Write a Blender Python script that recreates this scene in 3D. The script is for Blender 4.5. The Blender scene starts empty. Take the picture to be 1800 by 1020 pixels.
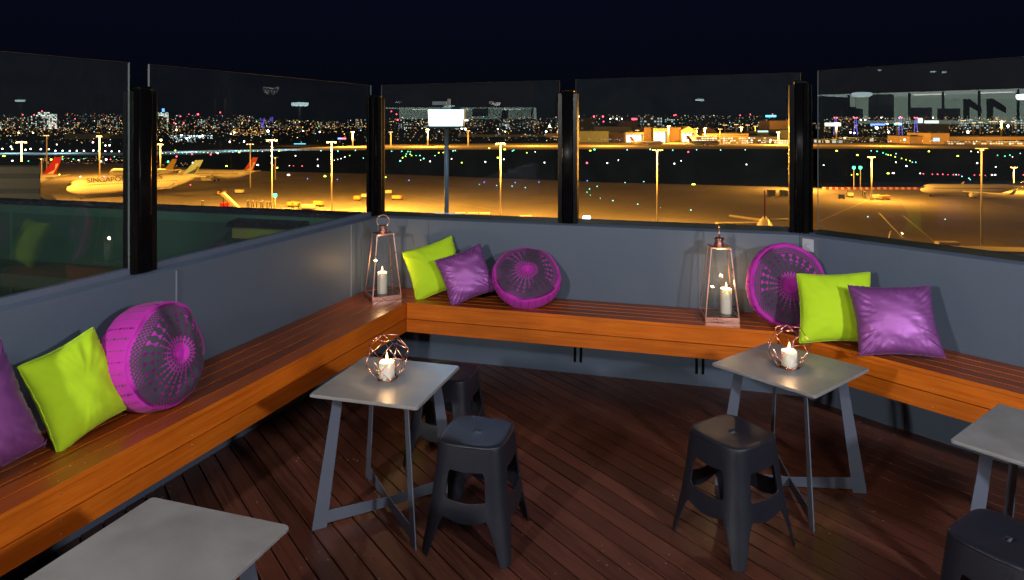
import bpy, bmesh, math, random
from mathutils import Vector, Matrix, noise
random.seed(7)
sc = bpy.context.scene
R = math.radians
PI = math.pi
# ------------------------------------------------------------------ camera, world, lights
H, F, YH = 1.85, 1210.0, 215.0           # eye height, focal length in photo pixels, horizon row
camd = bpy.data.cameras.new("camera"); cam = bpy.data.objects.new("camera", camd)
sc.collection.objects.link(cam); sc.camera = cam
cam.location = (0, 0, H); cam.rotation_euler = (PI/2, 0, 0)
camd.sensor_width = 36; camd.lens = 36*F/1800
camd.shift_y = -(510-YH)/1800
camd.clip_start = 0.05; camd.clip_end = 30000
w = bpy.data.worlds.new("World"); sc.world = w; w.use_nodes = True
nt = w.node_tree; nt.nodes.clear()
out = nt.nodes.new('ShaderNodeOutputWorld'); bg = nt.nodes.new('ShaderNodeBackground')
tc = nt.nodes.new('ShaderNodeTexCoord'); sep = nt.nodes.new('ShaderNodeSeparateXYZ'); rmp = nt.nodes.new('ShaderNodeValToRGB')
nt.links.new(tc.outputs['Generated'], sep.inputs[0]); nt.links.new(sep.outputs['Z'], rmp.inputs[0])
e = rmp.color_ramp.elements
e[0].position = 0.0; e[0].color = (.0009, .0016, .0032, 1)
e[1].position = 0.5; e[1].color = (.0022, .0025, .0085, 1)
k = e.new(0.17); k.color = (.0017, .0022, .0075, 1)
nt.links.new(rmp.outputs[0], bg.inputs[0]); bg.inputs[1].default_value = 1.0
nt.links.new(bg.outputs[0], out.inputs[0])
sc.view_settings.view_transform = 'Standard'; sc.view_settings.look = 'None'
sc.view_settings.exposure = .15; sc.view_settings.gamma = 1
cy = sc.cycles
cy.use_denoising = True
cy.max_bounces = 8; cy.diffuse_bounces = 3; cy.glossy_bounces = 4; cy.transmission_bounces = 8
cy.transparent_max_bounces = 24; cy.sample_clamp_indirect = 6; cy.caustics_reflective = False; cy.caustics_refractive = False

def lamp(name, kind, loc, power, color, size=.1, target=None, parent=None, spot=None):
    d = bpy.data.lights.new(name, kind); d.energy = power; d.color = color
    if kind == 'AREA': d.size = size; d.shape = 'DISK'
    else: d.shadow_soft_size = size
    if kind == 'SPOT': d.spot_size = R(spot or 120); d.spot_blend = 1
    o = bpy.data.objects.new(name, d); sc.collection.objects.link(o); o.location = loc
    if target is not None:
        o.rotation_euler = (Vector(target)-Vector(loc)).to_track_quat('-Z', 'Y').to_euler()
    if parent: o.parent = parent
    return o
# the two terrace floodlights behind the viewer, left and right, and an added unseen fill lamp
KEY_L = (-2.72, -1.0, 2.25); KEY_R = (2.7, -.45, 2.45)
lamp('floodlight_left', 'AREA', KEY_L, 105, (1, .95, .88), .26, (.9, 4.0, .3))
lamp('floodlight_right', 'AREA', KEY_R, 100, (.97, .97, 1), .28, (.2, 3.6, .3))
lamp('fill_lamp', 'AREA', (0.2, -3.6, 5.2), 125, (1, .93, .86), 1.6, (0, 3.4, .4))

# ------------------------------------------------------------------ helpers
def px(xp, yp, z):                       # photo pixel on the horizontal plane z
    Y = F*(H-z)/(yp-YH); return Vector(((xp-900)/F*Y, Y, z))
GZ = -30.15
def gp(xp, yp, dz=0): return px(xp, yp, GZ) + Vector((0, 0, dz))
def zat(yp, Y): return H+(YH-yp)/F*Y
def xat(xp, Y): return (xp-900)/F*Y

class MB:
    def __init__(s): s.bm = bmesh.new()
    def face(s, vs, mi=0, sm=False):
        try: f = s.bm.faces.new(vs)
        except ValueError: return None
        f.material_index = mi; f.smooth = sm; return f
    def vv(s, pts): return [s.bm.verts.new(p) for p in pts]
    def box(s, c, d, rz=0, mi=0, M=None, taper=1.0):
        c = Vector(c); hx, hy, hz = d[0]/2, d[1]/2, d[2]/2
        rot = (M.to_3x3() if M is not None else Matrix.Rotation(rz, 3, 'Z'))
        P = []
        for z in (-1, 1):
            t = taper if z > 0 else 1.0
            for x, y in ((-1, -1), (1, -1), (1, 1), (-1, 1)): P.append(c+rot@Vector((x*hx*t, y*hy*t, z*hz)))
        v = s.vv(P)
        for q in ((3, 2, 1, 0), (4, 5, 6, 7), (0, 1, 5, 4), (1, 2, 6, 5), (2, 3, 7, 6), (3, 0, 4, 7)): s.face([v[i] for i in q], mi)
        return s
    def extrude(s, pts, vec, mi=0, side=None):
        side = mi if side is None else side
        a = s.vv(pts); b = s.vv([Vector(p)+Vector(vec) for p in pts]); n = len(a)
        s.face(a[::-1], mi); s.face(b, mi)
        for i in range(n): s.face([a[i], a[(i+1) % n], b[(i+1) % n], b[i]], side)
        return s
    def prism(s, pts, z0, z1, mi=0, side=None): return s.extrude([(p[0], p[1], z0) for p in pts], (0, 0, z1-z0), mi, side)
    def rings(s, rs, mi=0, caps=True, closed=True, sm=True):
        V = [s.vv(r) for r in rs]; n = len(V[0])
        for a, b in zip(V, V[1:]):
            for i in range(n if closed else n-1):
                s.face([a[i], a[(i+1) % n], b[(i+1) % n], b[i]], mi, sm)
        if caps: s.face(V[0][::-1], mi); s.face(V[-1], mi)
        return V
    def tube(s, p0, p1, r0, r1=None, n=10, mi=0, sm=True):
        p0, p1 = Vector(p0), Vector(p1); r1 = r0 if r1 is None else r1
        d = (p1-p0)
        if d.length < 1e-9: return s
        q = d.to_track_quat('Z', 'Y').to_matrix(); o = []
        for p, r in ((p0, r0), (p1, r1)):
            o.append([p+q@Vector((r*math.cos(2*PI*i/n), r*math.sin(2*PI*i/n), 0)) for i in range(n)])
        s.rings(o, mi, sm=sm); return s
    def lathe(s, prof, c=(0, 0, 0), n=24, mi=0, sm=True, caps=True, M=None):
        c = Vector(c); rs = []
        for r, z in prof:
            rs.append([c+((M@Vector((r*math.cos(2*PI*i/n), r*math.sin(2*PI*i/n), z))) if M is not None else Vector((r*math.cos(2*PI*i/n), r*math.sin(2*PI*i/n), z))) for i in range(n)])
        s.rings(rs, mi, caps, sm=sm); return s
    def octa(s, c, r, mi=0):
        c = Vector(c); v = s.vv([c+Vector(p)*r for p in ((1, 0, 0), (0, 1, 0), (-1, 0, 0), (0, -1, 0), (0, 0, 1), (0, 0, -1))])
        for i in range(4):
            s.face([v[i], v[(i+1) % 4], v[4]], mi); s.face([v[(i+1) % 4], v[i], v[5]], mi)
        return s
    def build(s, name, mats, parent=None, bevel=0, seg=2, off=None, weld=False):
        if off is not None: bmesh.ops.translate(s.bm, verts=s.bm.verts, vec=-Vector(off))
        if weld: bmesh.ops.remove_doubles(s.bm, verts=s.bm.verts, dist=1e-5)
        bmesh.ops.recalc_face_normals(s.bm, faces=s.bm.faces)
        me = bpy.data.meshes.new(name); s.bm.to_mesh(me); s.bm.free()
        for m in (mats if isinstance(mats, (list, tuple)) else [mats]): me.materials.append(m)
        o = bpy.data.objects.new(name, me); sc.collection.objects.link(o)
        if parent: o.parent = parent
        if bevel:
            b = o.modifiers.new('bevel', 'BEVEL'); b.width = bevel; b.segments = seg; b.limit_method = 'ANGLE'; b.angle_limit = R(40)
            b.harden_normals = True
            for f in me.polygons: f.use_smooth = True
        return o
def tag(o, label=None, cat=None, group=None, kind=None):
    if label: o['label'] = label
    if cat: o['category'] = cat
    if group: o['group'] = group
    if kind: o['kind'] = kind
    return o
def thing(name, label, cat, loc=(0, 0, 0), rz=0, group=None):
    o = bpy.data.objects.new(name, None); sc.collection.objects.link(o); o.empty_display_size = .1
    o.location = loc; o.rotation_euler = (0, 0, rz); tag(o, label, cat, group); return o
KIDS = {}
def children(o): return [c for c in bpy.data.objects if c.parent == o]
def copy_tree(o, parent=None, label=None, cache=None):
    c = o.copy(); sc.collection.objects.link(c); c.parent = parent
    if label: c['label'] = label
    for ch in children(o): copy_tree(ch, c)
    return c

# ------------------------------------------------------------------ materials
def nodes(name):
    m = bpy.data.materials.new(name); m.use_nodes = True; t = m.node_tree; t.nodes.clear()
    o = t.nodes.new('ShaderNodeOutputMaterial'); return m, t, o
def N(t, typ, **kw):
    n = t.nodes.new(typ)
    for k_, v_ in kw.items():
        if k_ in n.inputs.keys(): n.inputs[k_].default_value = v_
        else: setattr(n, k_, v_)
    return n
def math_(t, op, a, b=None, c=None):
    n = t.nodes.new('ShaderNodeMath'); n.operation = op
    for i, x in enumerate((a, b, c)):
        if x is None: continue
        if isinstance(x, (int, float)): n.inputs[i].default_value = x
        else: t.links.new(x, n.inputs[i])
    return n.outputs[0]
def mixc(t, f, a, b, bt='MIX'):
    n = t.nodes.new('ShaderNodeMix'); n.data_type = 'RGBA'; n.blend_type = bt
    for i, x in ((0, f), (6, a), (7, b)):
        if isinstance(x, (int, float)): n.inputs[i].default_value = x
        elif isinstance(x, tuple): n.inputs[i].default_value = (*x[:3], 1)
        else: t.links.new(x, n.inputs[i])
    return n.outputs[2]
def pbr(name, col, rough=.5, metal=0, var=.12, scale=6, bump=0, bscale=60, spec=.5, coat=0, sheen=0, sss=0):
    m, t, o = nodes(name); p = N(t, 'ShaderNodeBsdfPrincipled'); t.links.new(p.outputs[0], o.inputs[0])
    c = N(t, 'ShaderNodeTexCoord'); n = N(t, 'ShaderNodeTexNoise', Scale=scale, Detail=5.0, Roughness=.6)
    t.links.new(c.outputs['Object'], n.inputs['Vector'])
    a = tuple(max(0, x*(1-var)) for x in col[:3]); b = tuple(min(1, x*(1+var)) for x in col[:3])
    t.links.new(mixc(t, n.outputs[0], a, b), p.inputs['Base Color'])
    p.inputs['Roughness'].default_value = rough; p.inputs['Metallic'].default_value = metal
    p.inputs['Specular IOR Level'].default_value = spec
    if coat: p.inputs['Coat Weight'].default_value = coat; p.inputs['Coat Roughness'].default_value = .15
    if sheen: p.inputs['Sheen Weight'].default_value = sheen; p.inputs['Sheen Roughness'].default_value = .4
    if sss:
        p.inputs['Subsurface Weight'].default_value = sss; p.inputs['Subsurface Radius'].default_value = (1, .6, .35); p.inputs['Subsurface Scale'].default_value = .03
    rr = math_(t, 'ADD', math_(t, 'MULTIPLY', math_(t, 'SUBTRACT', n.outputs[0], .5), .25), rough)
    t.links.new(rr, p.inputs['Roughness'])
    if bump:
        n2 = N(t, 'ShaderNodeTexNoise', Scale=bscale, Detail=4.0); t.links.new(c.outputs['Object'], n2.inputs['Vector'])
        b_ = N(t, 'ShaderNodeBump', Strength=bump, Distance=.01); t.links.new(n2.outputs[0], b_.inputs['Height']); t.links.new(b_.outputs[0], p.inputs['Normal'])
    return m
def emit(name, col, s, lamp_=False):
    m, t, o = nodes(name); e_ = N(t, 'ShaderNodeEmission', Strength=s); e_.inputs[0].default_value = (*col, 1)
    t.links.new(e_.outputs[0], o.inputs[0])
    if not lamp_: m.cycles.emission_sampling = 'NONE'
    return m
def wood(name, ang, pitch, c1, c2, rough, off=0, speck=0, coat=0, gs=1.0, vert=False, bv=.5, spec=.5):
    """boards along direction ang (in plan); colour differs per board, grain stretched along it"""
    m, t, o = nodes(name); p = N(t, 'ShaderNodeBsdfPrincipled'); t.links.new(p.outputs[0], o.inputs[0])
    tcn = N(t, 'ShaderNodeTexCoord'); mp = N(t, 'ShaderNodeMapping', vector_type='POINT'); mp.inputs['Rotation'].default_value = (0, 0, -ang)
    t.links.new(tcn.outputs['Object'], mp.inputs[0]); sp = N(t, 'ShaderNodeSeparateXYZ'); t.links.new(mp.outputs[0], sp.inputs[0])
    cross = sp.outputs[2] if vert else sp.outputs[1]
    idx = math_(t, 'FLOOR', math_(t, 'DIVIDE', math_(t, 'SUBTRACT', cross, off), pitch))
    wn = N(t, 'ShaderNodeTexWhiteNoise', noise_dimensions='1D'); t.links.new(idx, wn.inputs['W'])
    cb = N(t, 'ShaderNodeCombineXYZ')
    t.links.new(math_(t, 'ADD', math_(t, 'MULTIPLY', sp.outputs[0], 1.3*gs), math_(t, 'MULTIPLY', wn.outputs[0], 37)), cb.inputs[0])
    t.links.new(math_(t, 'MULTIPLY', sp.outputs[1], 26*gs), cb.inputs[1]); t.links.new(math_(t, 'MULTIPLY', sp.outputs[2], 26*gs), cb.inputs[2])
    n = N(t, 'ShaderNodeTexNoise', Scale=2.2, Detail=8.0, Roughness=.62, Distortion=.5); t.links.new(cb.outputs[0], n.inputs['Vector'])
    r_ = N(t, 'ShaderNodeMapRange'); r_.inputs['From Min'].default_value = .3; r_.inputs['From Max'].default_value = .7; t.links.new(n.outputs[0], r_.inputs[0])
    col = mixc(t, r_.outputs[0], c1, c2)
    vv = math_(t, 'ADD', math_(t, 'MULTIPLY', wn.outputs[0], bv), 1-bv*.5)
    vm = N(t, 'ShaderNodeVectorMath', operation='SCALE'); t.links.new(col, vm.inputs[0]); t.links.new(vv, vm.inputs['Scale']); col = vm.outputs[0]
    n3 = N(t, 'ShaderNodeTexNoise', Scale=1.7, Detail=4.0); t.links.new(tcn.outputs['Object'], n3.inputs['Vector'])
    r3 = N(t, 'ShaderNodeMapRange'); r3.inputs['From Min'].default_value = .35; r3.inputs['From Max'].default_value = .65; r3.inputs['To Min'].default_value = .78; r3.inputs['To Max'].default_value = 1.15
    t.links.new(n3.outputs[0], r3.inputs[0])
    vm2 = N(t, 'ShaderNodeVectorMath', operation='SCALE'); t.links.new(col, vm2.inputs[0]); t.links.new(r3.outputs[0], vm2.inputs['Scale']); col = vm2.outputs[0]
    if speck:
        vo = N(t, 'ShaderNodeTexVoronoi', Scale=speck); t.links.new(tcn.outputs['Object'], vo.inputs['Vector'])
        n4 = N(t, 'ShaderNodeTexNoise', Scale=3.0); t.links.new(tcn.outputs['Object'], n4.inputs['Vector'])
        msk = math_(t, 'LESS_THAN', vo.outputs['Distance'], math_(t, 'MULTIPLY', math_(t, 'MAXIMUM', math_(t, 'SUBTRACT', n4.outputs[0], .46), 0.0), .75))
        col = mixc(t, math_(t, 'MULTIPLY', msk, .55), col, (.42, .34, .29))
    t.links.new(col, p.inputs['Base Color'])
    t.links.new(math_(t, 'ADD', rough-.12, math_(t, 'MULTIPLY', math_(t, 'ADD', n.outputs[0], n3.outputs[0]), .16)), p.inputs['Roughness'])
    p.inputs['Specular IOR Level'].default_value = spec
    if coat: p.inputs['Coat Weight'].default_value = coat; p.inputs['Coat Roughness'].default_value = .22
    b_ = N(t, 'ShaderNodeBump', Strength=.18, Distance=.004); t.links.new(n.outputs[0], b_.inputs['Height']); t.links.new(b_.outputs[0], p.inputs['Normal'])
    return m
def glass_mat(name, tint, k=1.0, dust=.01):
    m, t, o = nodes(name)
    tr = N(t, 'ShaderNodeBsdfTransparent'); tr.inputs[0].default_value = (*tint, 1)
    gl = N(t, 'ShaderNodeBsdfGlossy'); gl.inputs['Roughness'].default_value = .003
    fr = N(t, 'ShaderNodeFresnel', IOR=1.5); mx = N(t, 'ShaderNodeMixShader')
    geo = N(t, 'ShaderNodeNewGeometry')
    f = math_(t, 'MULTIPLY', fr.outputs[0], math_(t, 'SUBTRACT', 1.0, geo.outputs['Backfacing']))
    t.links.new(math_(t, 'MULTIPLY', f, k), mx.inputs[0])
    df = N(t, 'ShaderNodeBsdfDiffuse'); df.inputs[0].default_value = (.6, .7, .75, 1); m2 = N(t, 'ShaderNodeMixShader')
    c = N(t, 'ShaderNodeTexCoord'); n = N(t, 'ShaderNodeTexNoise', Scale=2.3, Detail=8.0, Roughness=.7, Distortion=1.2); t.links.new(c.outputs['Object'], n.inputs['Vector'])
    r_ = N(t, 'ShaderNodeMapRange'); r_.inputs['From Min'].default_value = .38; r_.inputs['From Max'].default_value = .75; r_.inputs['To Min'].default_value = dust*.7; r_.inputs['To Max'].default_value = dust*1.3
    t.links.new(n.outputs[0], r_.inputs[0]); t.links.new(r_.outputs[0], m2.inputs[0]); t.links.new(tr.outputs[0], m2.inputs[1]); t.links.new(df.outputs[0], m2.inputs[2])
    t.links.new(m2.outputs[0], mx.inputs[1]); t.links.new(gl.outputs[0], mx.inputs[2]); t.links.new(mx.outputs[0], o.inputs[0])
    return m

M_glass = glass_mat('clear_glass', (.945, .975, .96), 1.5)
M_lglass = glass_mat('lantern_glass', (.985, .985, .98), 1.1, .004)
M_gedge = pbr('glass_edge', (.15, .18, .19), .7, spec=.12)
M_wall = pbr('slate_render', (.098, .132, .19), .55, var=.1, scale=2.2, bump=.12, bscale=90)
M_cap = pbr('slate_capping', (.11, .145, .215), .38, var=.08, scale=3)
M_trim = pbr('pale_joint_strip', (.22, .24, .3), .5)
M_black = pbr('black_gloss_metal', (.004, .004, .005), .28, var=.2, spec=.1)
M_rubber = pbr('dark_channel', (.006, .012, .01), .35)
M_under = pbr('under_deck', (.008, .006, .005), .9)
M_stool = pbr('charcoal_plastic', (.012, .0135, .022), .34, var=.1, scale=12, bump=.2, bscale=500, spec=.42)
M_leg = pbr('blue_grey_steel', (.085, .1, .14), .42, var=.1, scale=9)
M_screw = pbr('screw_steel', (.55, .5, .42), .35, .8)
M_copper = pbr('copper', (.9, .5, .4), .3, 1.0, var=.12, scale=14)
M_tray = pbr('copper_tray', (.75, .28, .16), .25, 1.0)
M_darkcop = pbr('lantern_floor', (.16, .1, .09), .2, .6)
M_wick = pbr('wick', (.02, .015, .01), .9)
M_flame = emit('flame', (1, .62, .25), 9, True)
M_wht = pbr('white_plate', (.42, .48, .6), .45, var=.15, scale=20)

def concrete():
    m, t, o = nodes('grey_stone_top'); p = N(t, 'ShaderNodeBsdfPrincipled'); t.links.new(p.outputs[0], o.inputs[0])
    c = N(t, 'ShaderNodeTexCoord')
    n = N(t, 'ShaderNodeTexNoise', Scale=3.5, Detail=8.0, Roughness=.6, Distortion=.6); t.links.new(c.outputs['Object'], n.inputs['Vector'])
    n2 = N(t, 'ShaderNodeTexNoise', Scale=45.0, Detail=6.0, Roughness=.7); t.links.new(c.outputs['Object'], n2.inputs['Vector'])
    r = N(t, 'ShaderNodeMapRange'); r.inputs['From Min'].default_value = .33; r.inputs['From Max'].default_value = .68; t.links.new(n.outputs[0], r.inputs[0])
    c1 = mixc(t, r.outputs[0], (.19, .185, .18), (.275, .27, .28))
    c2 = mixc(t, math_(t, 'MULTIPLY', math_(t, 'GREATER_THAN', n2.outputs[0], .66), .35), c1, (.32, .31, .3))
    t.links.new(c2, p.inputs['Base Color'])
    t.links.new(math_(t, 'ADD', .24, math_(t, 'MULTIPLY', n.outputs[0], .32)), p.inputs['Roughness'])
    b = N(t, 'ShaderNodeBump', Strength=.06, Distance=.003); t.links.new(n2.outputs[0], b.inputs['Height']); t.links.new(b.outputs[0], p.inputs['Normal'])
    return m
M_top = concrete()

def silk():
    m, t, o = nodes('purple_silk'); p = N(t, 'ShaderNodeBsdfPrincipled'); t.links.new(p.outputs[0], o.inputs[0])
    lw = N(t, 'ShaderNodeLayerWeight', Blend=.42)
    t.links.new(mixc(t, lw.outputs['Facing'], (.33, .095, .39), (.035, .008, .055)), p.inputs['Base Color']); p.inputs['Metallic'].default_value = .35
    p.inputs['Roughness'].default_value = .43; p.inputs['Specular IOR Level'].default_value = .4
    p.inputs['Sheen Weight'].default_value = .25; p.inputs['Sheen Tint'].default_value = (.8, .45, .95, 1)
    c = N(t, 'ShaderNodeTexCoord'); mp = N(t, 'ShaderNodeMapping'); mp.inputs['Scale'].default_value = (5, 6, 14); t.links.new(c.outputs['Object'], mp.inputs[0])
    n = N(t, 'ShaderNodeTexNoise', Scale=1.6, Detail=6.0, Distortion=.9); t.links.new(mp.outputs[0], n.inputs['Vector'])
    b = N(t, 'ShaderNodeBump', Strength=.1, Distance=.012); t.links.new(n.outputs[0], b.inputs['Height']); t.links.new(b.outputs[0], p.inputs['Normal'])
    return m
M_silk = silk()
def fabric(name, col, sheen=.1):
    m, t, o = nodes(name); p = N(t, 'ShaderNodeBsdfPrincipled'); t.links.new(p.outputs[0], o.inputs[0])
    c = N(t, 'ShaderNodeTexCoord'); n = N(t, 'ShaderNodeTexNoise', Scale=7.0, Detail=6.0, Distortion=.7); t.links.new(c.outputs['Object'], n.inputs['Vector'])
    t.links.new(mixc(t, n.outputs[0], tuple(x*.86 for x in col), tuple(x*1.1 for x in col)), p.inputs['Base Color'])
    p.inputs['Roughness'].default_value = .8; p.inputs['Specular IOR Level'].default_value = .2; p.inputs['Sheen Weight'].default_value = sheen
    wv = N(t, 'ShaderNodeTexNoise', Scale=420.0); t.links.new(c.outputs['Object'], wv.inputs['Vector'])
    h = math_(t, 'ADD', math_(t, 'MULTIPLY', n.outputs[0], 1.0), math_(t, 'MULTIPLY', wv.outputs[0], .05))
    b = N(t, 'ShaderNodeBump', Strength=.3, Distance=.02); t.links.new(h, b.inputs['Height']); t.links.new(b.outputs[0], p.inputs['Normal'])
    return m
M_lime = fabric('lime_cotton', (.54, .85, .022))
def pouf_mat():
    m, t, o = nodes('punched_magenta_felt'); p = N(t, 'ShaderNodeBsdfPrincipled'); t.links.new(p.outputs[0], o.inputs[0])
    a = N(t, 'ShaderNodeVertexColor', layer_name='Col')
    c = N(t, 'ShaderNodeTexCoord'); n = N(t, 'ShaderNodeTexNoise', Scale=9.0, Detail=5.0, Distortion=.5); t.links.new(c.outputs['Object'], n.inputs['Vector'])
    vm = N(t, 'ShaderNodeVectorMath', operation='SCALE'); t.links.new(a.outputs[0], vm.inputs[0]); t.links.new(math_(t, 'ADD', .8, math_(t, 'MULTIPLY', n.outputs[0], .4)), vm.inputs['Scale'])
    t.links.new(vm.outputs[0], p.inputs['Base Color']); p.inputs['Roughness'].default_value = .78; p.inputs['Specular IOR Level'].default_value = .2
    p.inputs['Sheen Weight'].default_value = .08
    b = N(t, 'ShaderNodeBump', Strength=.3, Distance=.02); t.links.new(n.outputs[0], b.inputs['Height']); t.links.new(b.outputs[0], p.inputs['Normal'])
    return m
M_pouf = pouf_mat()

# ------------------------------------------------------------------ terrace plan
class Ln:
    def __init__(s, p, n): s.p = Vector(p); s.n = Vector(n).normalized(); s.u = Vector((s.n.y, -s.n.x))
    def c(s, off): return s.n.dot(s.p)+off
    def col(s, off, xp):                  # where the wall line at this offset passes photo column xp
        k_ = (xp-900)/F; Y = s.c(off)/(s.n.x*k_+s.n.y); return Vector((k_*Y, Y))
def meet(a, oa, b, ob):
    ca, cb = a.c(oa), b.c(ob); d = a.n.x*b.n.y-a.n.y*b.n.x
    return Vector(((ca*b.n.y-cb*a.n.y)/d, (a.n.x*cb-b.n.x*ca)/d))
L = Ln((-.762, 4.975), (-.944, .330)); Mi = Ln((.384, 4.652), (.274, .9617)); Rt = Ln((2.22, 3.585), (.781, .625))
uL = Vector((.330, .944)); uM = Vector((.9617, -.274)); uR = Vector((.625, -.781))
SZ = .545                                  # bench seat height
FACE = {'L': .48, 'M': .427, 'R': .45}; GL = {'L': .54, 'M': .48, 'R': .50}; OUT = {'L': .64, 'M': .62, 'R': .64}
def loop(oL, oM, oR, backL=7.2, backR=5.2):
    a = meet(L, oL, Mi, oM); b = meet(Mi, oM, Rt, oR); return [a-uL*backL, a, b, b+uR*backR]
ZG, ZI = 1.105, 1.085

# walls: one per side
def wall(name, P, Q, Pg, Qg, Po, Qo, label, flipx=1):
    mb = MB()
    # cross section: inner foot, inner top, glass line top, outer top, outer foot
    def sec(i, g, o): return [(*i, -.02), (*i, ZI), (*g, ZG), (*o, ZG), (*o, -.6)]
    a = mb.vv(sec(P, Pg, Po)); b = mb.vv(sec(Q, Qg, Qo)); n = 5
    mb.face(a[::-1]); mb.face(b)
    for i in range(n): mb.face([a[i], a[(i+1) % n], b[(i+1) % n], b[i]], 1 if i in (1, 2) else 0)
    o = mb.build(name, [M_wall, M_cap], bevel=.004)
    return tag(o, label, 'wall', 'low parapet walls of the terrace')
fi = loop(FACE['L'], FACE['M'], FACE['R']); gi = loop(GL['L'], GL['M'], GL['R']); oi = loop(OUT['L'], OUT['M'], OUT['R'])
W_L = wall('parapet_wall', fi[0], fi[1], gi[0], gi[1], oi[0], oi[1], 'slate grey parapet wall behind the left bench, under the left glass panels')
W_M = wall('parapet_wall', fi[1], fi[2], gi[1], gi[2], oi[1], oi[2], 'slate grey parapet wall behind the middle bench, between the two copper lanterns')
W_R = wall('parapet_wall', fi[2], fi[3], gi[2], gi[3], oi[2], oi[3], 'slate grey parapet wall behind the right bench, with the small square plate')
# vertical joint strips on the wall faces
def strip(Lx, off, xp, w_, z0, z1, mat, par, u):
    p = Lx.col(off, xp); a = math.atan2(u.y, u.x); mb = MB(); mb.box((p.x, p.y, (z0+z1)/2), (w_, .008, z1-z0), a); mb.build('joint_strip', mat, par)
strip(L, FACE['L']-.001, 310, .006, SZ, ZI-.01, M_trim, W_L, uL); strip(L, FACE['L']-.001, 636, .014, SZ, ZI-.01, M_cap, W_L, uL)
strip(L, FACE['L']-.001, 617, .008, SZ, ZI-.01, M_trim, W_L, uL)
strip(Mi, FACE['M']-.001, 1229, .012, 0, ZI-.01, M_wall, W_M, uM); strip(Mi, FACE['M']-.001, 753, .008, SZ, ZI-.01, M_wall, W_M, uM)
strip(Mi, FACE['M']-.001, 1410, .006, 0, ZI-.01, M_trim, W_M, uM)
p = Rt.col(FACE['R'], 1421); mb = MB(); a_ = math.atan2(uR.y, uR.x)
mb.box((p.x-.004*Rt.n.x, p.y-.004*Rt.n.y, 1.028), (.078, .008, .085), a_, 0)
mb.lathe([(.012, 0), (.012, .006), (.009, .008)], (p.x-.008*Rt.n.x, p.y-.008*Rt.n.y, 1.028), 14, 0, M=Matrix.Rotation(a_, 3, 'Z')@Matrix.Rotation(R(90), 3, 'X'))
o = mb.build('wall_plate', M_wht, W_R, bevel=.002)
# skirting strip light edge at wall foot
# outer parapet of the neighbouring terrace, continuing the middle wall to the left
M_green = pbr('dark_green_render', (.022, .09, .062), .6, var=.15, scale=1.5)
M_green2 = pbr('pale_green_flashing', (.045, .14, .1), .45)
t_ = thing('outer_parapet', 'dark green parapet wall beyond the left glass, on the neighbouring roof', 'wall', (*oi[1], 0))
c0 = meet(L, OUT['L']+.03, Mi, GL['M']); c1 = c0-uM*9; nM = Mi.n
mb = MB(); mb.prism([c0, c1, c1+nM*.2, c0+nM*.2], -.6, 1.06); mb.build('wall_body', M_green, t_, off=(*oi[1], 0))
mb = MB(); mb.prism([c0-nM*.02, c1-nM*.02, c1+nM*.23, c0+nM*.23], 1.06, 1.085)
mb.build('coping', M_black, t_, off=(*oi[1], 0))
mb = MB(); mb.prism([c0-nM*.006, c1-nM*.006, c1+nM*.001, c0+nM*.001], .98, 1.055)
for k_ in (1.1, 2.3, 3.7, 5.2): q = c0-uM*k_; mb.prism([q-nM*.008, q-uM*.03-nM*.008, q-uM*.03, q], -.3, .975)
mb.build('flashing', M_green2, t_, off=(*oi[1], 0))
mb = MB(); mb.prism([c0-nM*.5-uM*2, c1-nM*.5, c1-nM*.007, c0-uM*2-nM*.007], .42, .53); mb.build('ledge', M_green, t_, off=(*oi[1], 0))
mb = MB(); q = Mi.col(GL['M'], 482)-nM*.02; a_ = math.atan2(uM.y, uM.x)
q0 = Vector((q.x, q.y)); t2 = thing('wall_heater', 'long olive box with a dark hood fixed to the green outer parapet', 'wall heater', (q0.x, q0.y, .9), a_)
mb = MB(); mb.box((0, -.05, .02), (.66, .1, .10)); mb.build('housing', pbr('olive_metal', (.2, .24, .05), .6), t2, bevel=.006)
mb = MB(); mb.extrude([(-.35, -.16, .075), (-.35, .0, .075), (-.35, .0, .13), (-.35, -.13, .11)], (.7, 0, 0)); mb.build('hood', M_black, t2, bevel=.004)
mb = MB(); mb.box((.07, -.103, .02), (.006, .006, .006)); mb.build('indicator_light', emit('red_led', (1, .05, .05), 1.2), t2)
# neighbouring roof floor
mb = MB(); far = c1; a = oi[0]
mb.prism([c0+nM*.15, c1+nM*.15, c1-nM*12, oi[0]+Vector((-.02, -3))], -.65, -.6); tag(mb.build('neighbour_roof', pbr('dark_roof', (.02, .022, .022), .8)), kind='structure')
# building mass under the terrace
mb = MB(); g = [x+Vector((0, 0)) for x in oi]
lip = loop(OUT['L']+.0, OUT['M']+4, OUT['R']+.75)
mb.prism([lip[0]-Vector((9, 0)), lip[1]-Vector((9, 0)), lip[1], lip[2], lip[3], lip[3]+Vector((-6, -6)), lip[0]+Vector((-3, -6))], GZ, -.7)
mb.build('terminal_rooftop', pbr('roof_mass', (.05, .05, .05), .8)); tag(bpy.data.objects['terminal_rooftop'], kind='structure')

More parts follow.
